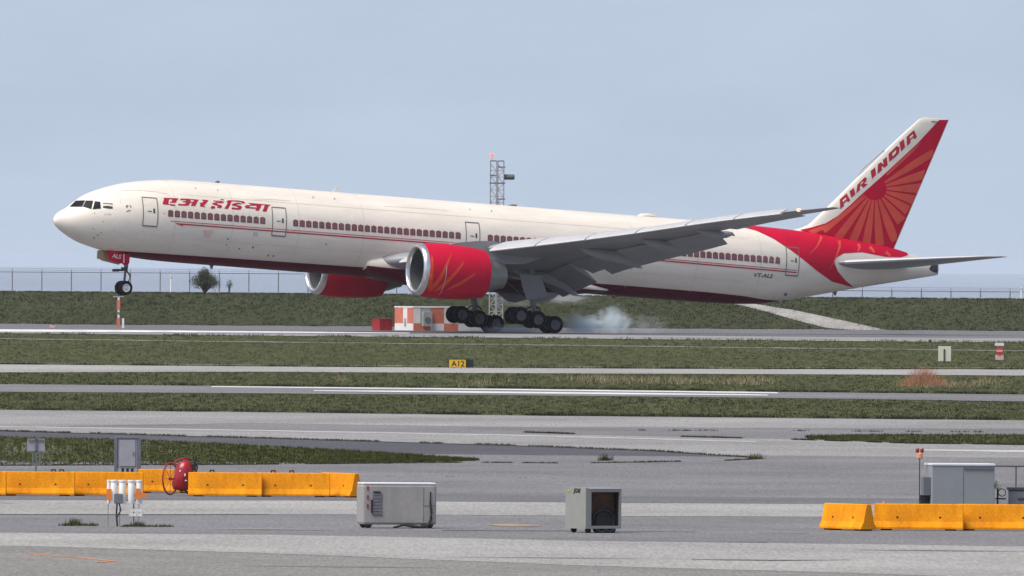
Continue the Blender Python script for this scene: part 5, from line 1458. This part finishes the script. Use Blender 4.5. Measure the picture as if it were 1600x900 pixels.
# ================================================================ plants
def tufts(name, spots, hmin, hmax, m, label, blades=4, spread=.12, wid=.02, seed=1, cat=None, kind='stuff', parent=None, lean=.45):
    rnd = random.Random(seed)
    V, F = [], []
    for (x, y, z) in spots:
        for b in range(blades):
            a = rnd.uniform(0, math.pi); h = rnd.uniform(hmin, hmax)
            bx, by = x + rnd.uniform(-spread, spread), y + rnd.uniform(-spread, spread)
            ca, sa = math.cos(a) * wid, math.sin(a) * wid
            lx, ly = rnd.uniform(-lean, lean) * h, rnd.uniform(-lean, lean) * h
            n = len(V)
            V += [(bx - ca, by - sa, z - .02), (bx + ca, by + sa, z - .02), (bx + lx, by + ly, z + h)]
            F.append((n, n + 1, n + 2))
    me = bpy.data.meshes.new(name); me.from_pydata(V, [], F); me.materials.append(m); me.update()
    o = bpy.data.objects.new(name, me); COL.objects.link(o)
    if parent: o.parent = parent
    return setp(o, label, cat, None, kind)

def band_spots(far, near, n, seed, x0=None, x1=None, margin=0.0):
    """random ground points between two traced edges; a share of them gathers on the near edge"""
    rnd = random.Random(seed)
    F, N = lerp1(far), lerp1(near)
    u0, u1 = far[0][0], far[-1][0]
    out = []
    fp = {}
    for i in range(n):
        u = rnd.uniform(u0, u1)
        k = int(u / 20)
        if k not in fp:
            uc = k * 20 + 10
            fp[k] = (gp(uc, F(uc)), gp(uc, N(uc)))
        a, b = fp[k]
        t = rnd.random()
        d = a.y + (b.y - a.y) * t
        xx = pxray(u, F(u) + (N(u) - F(u)) * t).x * d
        out.append((xx, d, tz(d)))
    return out
U0, U1 = -60, 1660
infield = []
infield += band_spots([(U0, 521), (400, 525), (800, 528.3), (1200, 532.3), (U1, 536)], [(U0, 568), (400, 571.5), (800, 574), (1200, 575.6), (U1, 576)], 26000, 11)
infield += band_spots([(U0, 582.8), (400, 581.5), (800, 584), (1200, 585.4), (U1, 588)], [(U0, 600), (400, 603.5), (800, 607), (1200, 612), (U1, 617)], 15000, 12)
infield += band_spots([(U0, 613.5), (400, 616), (800, 619), (1200, 623), (U1, 629)], [(U0, 640), (400, 643.6), (800, 648.6), (1200, 652.6), (U1, 657)], 19000, 13)
tufts('grass', infield[::2], .03, .10, M['blade'], 'short patchy green grass of the infield', 4, .14, .03, 5)
edge = []
rnd = random.Random(77)
for pts, n in (([(U0, 640.6), (400, 644.2), (800, 649.2), (1200, 653.2), (U1, 657.2)], 2600), ([(U0, 600.4), (400, 603.8), (800, 607.4), (1200, 612.4), (U1, 617.2)], 1800), ([(U0, 569.4), (400, 572.8), (800, 575.4), (1200, 577.2), (U1, 577.6)], 1600), ([(U0, 521.2), (400, 525), (800, 528.4), (1200, 532.4), (U1, 536)], 900)):
    f_ = lerp1(pts)
    for i in range(n):
        u = rnd.uniform(U0, U1)
        if mnoise.noise((u * .02, pts[0][1], 0)) + .35 < rnd.random() * .9: continue
        g_ = gp(u, f_(u) - rnd.random() ** 2 * 1.2); edge.append((g_.x, g_.y, g_.z))
tufts('edge_grass', edge, .06, .20, M['dikeb'], 'darker tall grass fringing the pavement edges', 6, .25, .03, 6)
straw = []
for cu, cv, su, n in ((1050, 596, 100, 160), (930, 594, 50, 110), (1160, 597, 45, 130), (760, 600, 60, 40), (1540, 598, 40, 60), (530, 592, 8, 14), (1470, 602, 60, 150)):
    for i in range(n):
        g_ = gp(rnd.gauss(cu, su * .5), cv + rnd.uniform(-4, 5)); straw.append((g_.x, g_.y, g_.z))
tufts('dry_grass', straw, .12, .32, M['straw'], 'dry straw-coloured grass patches on the infield', 4, .25, .022, 8)
isl = band_spots([(U0, 683), (200, 688), (400, 697.5), (600, 709), (745, 719.8)], [(U0, 729.5), (200, 728.6), (400, 727.5), (600, 725.6), (745, 721.4)], 21000, 21)
isl += band_spots([(1262, 682.5), (1350, 680.5), (1442, 680), (U1, 681)], [(1262, 686.5), (1330, 690.5), (1420, 693.5), (U1, 695.5)], 4500, 22)
tufts('lush_grass', [(a, b, c_ + .04) for a, b, c_ in isl[::2]], .03, .12, M['bladeg'], 'lush green grass on the apron islands', 4, .12, .022, 9)
dk = []
for i in range(26000):
    x = rnd.uniform(-47, 47); d = 1199 + 13.2 * rnd.random()
    g_ = (x, d, tz(d))
    dk.append(g_)
for i in range(5000):
    x = rnd.uniform(-47, 47); dk.append((x, 1211.2 + rnd.random() * .8, 5.86))
RTf, RBf = lerp1(RT), lerp1(RB)
def px_of(x, y, z):
    a, b = x / y * FPX, -(z - ZC) / y * FPX - (450 - VH)
    return 800 + a * math.cos(ROLL) - b * math.sin(ROLL), 450 + a * math.sin(ROLL) + b * math.cos(ROLL)
def on_ramp(x, d):
    u, v = px_of(x, d, tz(d))
    return 1125 < u < 1385 and RTf(u) + rnd.gauss(.5, 1.2) < v < RBf(u) - rnd.gauss(.5, 1.2)
dk = [q for q in dk if not on_ramp(q[0], q[1])]
tufts('embankment_grass', dk[::2], .05, .17, M['dikeb'], 'dark rough grass covering the embankment', 4, .2, .035, 10)
# weeds in the pavement cracks
wd = []
def weed_line(pts, n, dens, h=1.0, gap=.1):
    f_ = lerp1(pts)
    for i in range(n):
        u = rnd.uniform(pts[0][0], pts[-1][0])
        if mnoise.noise((u * dens, pts[0][1] * .7, 1)) < gap: continue
        g_ = gp(u, f_(u) + rnd.uniform(-.25, .25)); wd.append((g_.x, g_.y, g_.z + .03))
weed_line([(0, 674.3), (400, 685.6), (800, 697), (1025, 706), (1190, 717.5)], 1500, .012, gap=-.1)
weed_line([(730, 724.6), (900, 726), (1125, 722), (1190, 718.5)], 700, .015, gap=-.1)
weed_line([(800, 676), (900, 679), (1040, 683), (1160, 686)], 600, .012, gap=-.05)
weed_line([(1000, 673.5), (1200, 674), (1600, 676.5)], 300, .02, gap=.1)
weed_line([(0, 729.8), (400, 728), (720, 724.8)], 1500, .012, gap=-.4)
weed_line([(1240, 688), (1330, 691), (1420, 694), (1600, 696)], 700, .03, gap=-.3)
weed_line([(570, 746.5), (700, 748), (900, 752)], 160, .03, gap=.1)
tufts('crack_weeds', wd, .02, .10, M['dikeb'], 'dark weeds growing along the pavement cracks', 5, .12, .02, 12)
def weed_clump(u0, u1, v, hmax, n, lab, nm='weed_patch'):
    c = gp((u0 + u1) / 2, v)
    e = empty(nm, (c.x, c.y, c.z + .02))
    sp = []
    for i in range(n):
        u = rnd.uniform(u0, u1); g_ = gp(u, v + rnd.uniform(-.4, .4)); sp.append((g_.x - c.x, g_.y - c.y, 0))
    tufts('leaves', sp, .02, hmax, M['bladeg'], None, 7, .1, .016, int(u0), None, None, e)
    tufts('dry_stalks', sp[::3], .02, hmax * 1.15, M['bark'], None, 3, .1, .010, int(u0) + 1, None, None, e)
    setp(e, lab, 'weeds', 'weeds rooted in the apron')
weed_clump(96, 150, 822.5, .13, 60, 'low weeds left of the white tube barricade')
weed_clump(106, 122, 821.5, .26, 22, 'taller weed tuft left of the white tube barricade')
weed_clump(190, 268, 824, .10, 70, 'low weeds at the feet of the white tube barricade')
weed_clump(204, 222, 823, .20, 22, 'taller weed tuft at the feet of the white tube barricade')
weed_clump(935, 957, 721, .35, 26, 'dark weed tuft on the tip of the dark asphalt tongue')
weed_clump(1170, 1192, 718.6, .30, 30, 'green weed tuft at the pointed end of the asphalt tongue')
# tall seed-head plants by the twin panels
def seed_plant(u, v, h, n, lab, yellow=False):
    c = gp(u, v); e = empty('seed_plant', (c.x, c.y, c.z + .04))
    mb, m2 = MB(), MB()
    for i in range(n):
        a = rnd.uniform(0, 6.28); r = rnd.uniform(.02, .16); hh = h * rnd.uniform(.6, 1)
        tip = (r * math.cos(a) * 1.6, r * math.sin(a), hh)
        mb.tube([(r * .2 * math.cos(a), r * .2 * math.sin(a), 0), (tip[0] * .7, tip[1] * .7, hh * .6), tip], [.010, .008, .006], 4)
        for q in range(9):
            o_ = Vector((rnd.gauss(0, .035), rnd.gauss(0, .035), rnd.uniform(-.20, .04)))
            p_ = Vector(tip) + o_; w_ = .02
            m2.add([p_ + Vector((-w_, 0, 0)), p_ + Vector((w_, .01, .01)), p_ + Vector((0, 0, .05))], [(0, 1, 2)])
    mb.build('stem', M['stemg'], e, fixn=False); m2.build('seed_head', M['seed'], e, fixn=False)['kind'] = 'stuff'
    setp(e, lab, 'plant', 'pale seed plants in the left grass island')
for u, v, h, n, lab in ((10, 722, .55, 4, 'pale seed plant at the far left edge of the grass island'), (19, 722, .78, 5, 'tallest pale seed plant left of the twin grey panels'), (25, 723, .6, 4, 'pale seed plant second left of the twin grey panels'), (39.5, 725, .75, 7, 'cream seed plant touching the left grey panel'), (68, 725, .5, 7, 'yellowish seed plant just right of the twin grey panels'), (77, 724, .62, 6, 'pale seed plant right of the twin grey panels'), (91, 715, .42, 4, 'whitish seed plant standing in front of mid grass island'), (103, 714, .38, 3, 'small whitish seed plant further right of the panels'), (116, 722, .3, 2, 'short pale seed plant alone in the grass'), (150, 720, .3, 2, 'short pale seed plant left of the grey cabinet'), (231, 716, .6, 4, 'tall pale seed plant right of the grey cabinet'), (226, 722, .4, 3, 'short pale seed plant beside the grey cabinet'), (258, 709, .32, 2, 'small pale seed plant left above the extinguisher')):
    seed_plant(u, v, h, n, lab)

# shrubs
def shrub(name, c, w, h, lab, n, m_leaf, m_bark, seed, lobes=9, leaf=.09, group=None):
    rnd = random.Random(seed)
    e = empty(name, c)
    tips = []
    mb = MB()
    for i in range(lobes):
        a = rnd.uniform(0, 6.28); r = rnd.uniform(.1, 1) * w * .36; z = h * rnd.uniform(.35, .85) * (1 - .35 * (r / (w * .36)) ** 2)
        tip = Vector((r * math.cos(a), r * math.sin(a), z)); tips.append((tip, rnd.uniform(.18, .34) * min(w, h)))
        mb.tube([(0, 0, 0), (tip.x * .35, tip.y * .35, z * .45), tuple(tip)], [.06, .04, .015], 5)
    tips.append((Vector((0, 0, h * .8)), .2 * h))
    mb.build('trunk', m_bark, e, fixn=False)
    mb = MB()
    for i in range(n):
        t, rr = rnd.choice(tips)
        d = Vector((rnd.gauss(0, 1), rnd.gauss(0, 1), rnd.gauss(0, .9))).normalized() * rr * rnd.random() ** .45
        p_ = t + d
        if p_.z < .03: continue
        q1 = Vector((rnd.gauss(0, 1), rnd.gauss(0, 1), rnd.gauss(0, 1))).normalized() * leaf
        q2 = Vector((rnd.gauss(0, 1), rnd.gauss(0, 1), rnd.gauss(0, 1))).normalized() * leaf * .6
        mb.add([p_, p_ + q1 * .5 + q2, p_ + q1, p_ + q1 * .5 - q2], [(0, 1, 2, 3)])
    mb.build('crown', m_leaf, e, fixn=False)
    setp(e, lab, 'shrub', group)
a = at(320, 458, 1213.5)
shrub('shrub', (a.x, 1213.5, tz(1213.5)), 2.7, 1.95, 'grey-green shrub on top of the embankment under the nose', 6500, M['leaf'], M['bark'], 3, 26, .07)
a = at(358, 458, 1216)
shrub('shrub', (a.x, 1216, tz(1216)), 1.0, 1.15, 'thin small shrub on the embankment right of the bigger one', 260, M['leaf'], M['bark'], 4, 6, .06)
# rusty dry shrub: bare fine twigs
c = gp(1443, 604)
e = empty('dry_shrub', (c.x, c.y, c.z + .02))
mb = MB(); rnd = random.Random(4)
for i in range(900):
    bx, by = rnd.gauss(0, .62), rnd.gauss(0, .4)
    h = 1.35 * math.exp(-(bx / 1.05) ** 2) * rnd.uniform(.35, 1.0)
    tx = bx + rnd.gauss(0, .22) + bx * .25
    w_ = rnd.uniform(.003, .007)
    k = rnd.uniform(.3, .7)
    mx = bx + (tx - bx) * .4 + rnd.gauss(0, .04)
    mb.add([(bx - w_, by, 0), (bx + w_, by, 0), (mx + w_ * .8, by, h * k), (tx, by + rnd.gauss(0, .1), h), (mx - w_ * .8, by, h * k)], [(0, 1, 2, 3, 4)])
mb.build('twigs', M['twig'], e, fixn=False)
mb = MB()
for i in range(14):
    bx = rnd.gauss(0, .3); mb.tube([(bx, 0, 0), (bx * 1.3, 0, .3), (bx * 1.8, rnd.gauss(0, .1), .7)], [.02, .014, .006], 4)
mb.build('stems', M['bark'], e, fixn=False)
setp(e, 'rusty orange dry shrub in the infield grass at right', 'shrub')

# ================================================================ tyre smoke and haze
def volume_mat(name, col, dens, scale, seed=0.0, aniso=0.2):
    m = bpy.data.materials.new(name); m.use_nodes = True
    n = m.node_tree.nodes; l = m.node_tree.links
    n.remove(n['Principled BSDF'])
    pv = n.new('ShaderNodeVolumePrincipled'); pv.inputs['Color'].default_value = (*col, 1); pv.inputs['Anisotropy'].default_value = aniso
    tc = n.new('ShaderNodeTexCoord')
    ln = n.new('ShaderNodeVectorMath'); ln.operation = 'LENGTH'
    l.new(tc.outputs['Object'], ln.inputs[0])
    mr = n.new('ShaderNodeMapRange'); mr.inputs[1].default_value = 1.0; mr.inputs[2].default_value = 0.15; mr.inputs[3].default_value = 0.0; mr.inputs[4].default_value = 1.0; mr.interpolation_type = 'SMOOTHSTEP'
    nz = n.new('ShaderNodeTexNoise'); nz.inputs['Scale'].default_value = scale; nz.inputs['Detail'].default_value = 3
    mp = n.new('ShaderNodeMapping'); mp.inputs['Location'].default_value = (seed, seed * .7, 0)
    l.new(tc.outputs['Object'], mp.inputs[0]); l.new(mp.outputs[0], nz.inputs['Vector'])
    # ragged outline: the noise pushes the edge in and out
    ad = n.new('ShaderNodeMath'); ad.operation = 'MULTIPLY_ADD'; ad.inputs[1].default_value = 1.7; ad.inputs[2].default_value = -0.85
    l.new(nz.outputs[0], ad.inputs[0])
    sm = n.new('ShaderNodeMath'); sm.operation = 'ADD'
    l.new(ln.outputs['Value'], sm.inputs[0]); l.new(ad.outputs[0], sm.inputs[1])
    l.new(sm.outputs[0], mr.inputs[0])
    ml = n.new('ShaderNodeMath'); ml.operation = 'MULTIPLY'; ml.inputs[1].default_value = dens
    l.new(mr.outputs[0], ml.inputs[0]); l.new(ml.outputs[0], pv.inputs['Density'])
    l.new(pv.outputs[0], n['Material Output'].inputs['Volume'])
    return m
def puff(name, u, v, D, rx, ry, rz_, dens, lab, seed, col=(.86, .95, 1.0)):
    a = at(u, v, D)
    bm = bmesh.new(); bmesh.ops.create_icosphere(bm, subdivisions=3, radius=1.25)
    me = bpy.data.meshes.new(name); bm.to_mesh(me); bm.free()
    o = bpy.data.objects.new(name, me); COL.objects.link(o)
    zg = tz(D) + .03
    o.location = (a.x, D, max(a.z, zg)); o.scale = (rx, ry, rz_)
    # cut flat at the ground
    for v_ in me.vertices:
        if v_.co.z * rz_ + o.location.z < zg: v_.co.z = (zg - o.location.z) / rz_
    me.materials.append(volume_mat(name + '_volume', col, dens, 2.6, seed, 0.0))
    return setp(o, lab, None, None, 'stuff')
puff('tyre_smoke', 912, 508, 1159.5, 1.9, 1.2, .95, 1.9, 'pale blue tyre smoke puff right behind the near wheels', 1.3)
puff('tyre_smoke', 958, 505, 1160.0, 1.6, 1.2, 1.5, 1.3, 'taller pale blue tyre smoke further behind the wheels', 4.1)
puff('tyre_smoke', 1010, 508, 1161.0, 2.0, 1.2, 1.0, .15, 'thin wisp of tyre smoke trailing under the rear fuselage', 7.7)
puff('tyre_smoke', 805, 516, 1163.5, 3.2, .9, .5, 1.6, 'flat tyre smoke between the two wheel groups', 2.2)
puff('exhaust_mist', 795, 466, 1172.0, 1.9, 1.2, .85, .6, 'faint pale mist between the two main gears', 5.5, (.9, .92, .95))
puff('exhaust_mist', 885, 466, 1172.0, 2.2, 1.2, .5, .45, 'faint pale mist under the lowered flaps', 8.5, (.9, .92, .95))

HZ = 0.000022
mb = MB(); mb.box((0, 30200, 17.0), (121000, 62500, 48.0))
m = bpy.data.materials.new('haze_air'); m.use_nodes = True
m.node_tree.nodes.remove(m.node_tree.nodes['Principled BSDF'])
pv = m.node_tree.nodes.new('ShaderNodeVolumePrincipled')
pv.inputs['Color'].default_value = (.86, .92, 1.0, 1); pv.inputs['Density'].default_value = HZ; pv.inputs['Anisotropy'].default_value = 0.3
m.node_tree.links.new(pv.outputs[0], m.node_tree.nodes['Material Output'].inputs['Volume'])
setp(mb.build('haze', m), 'thin pale haze over the airfield and the sea', None, None, 'stuff')
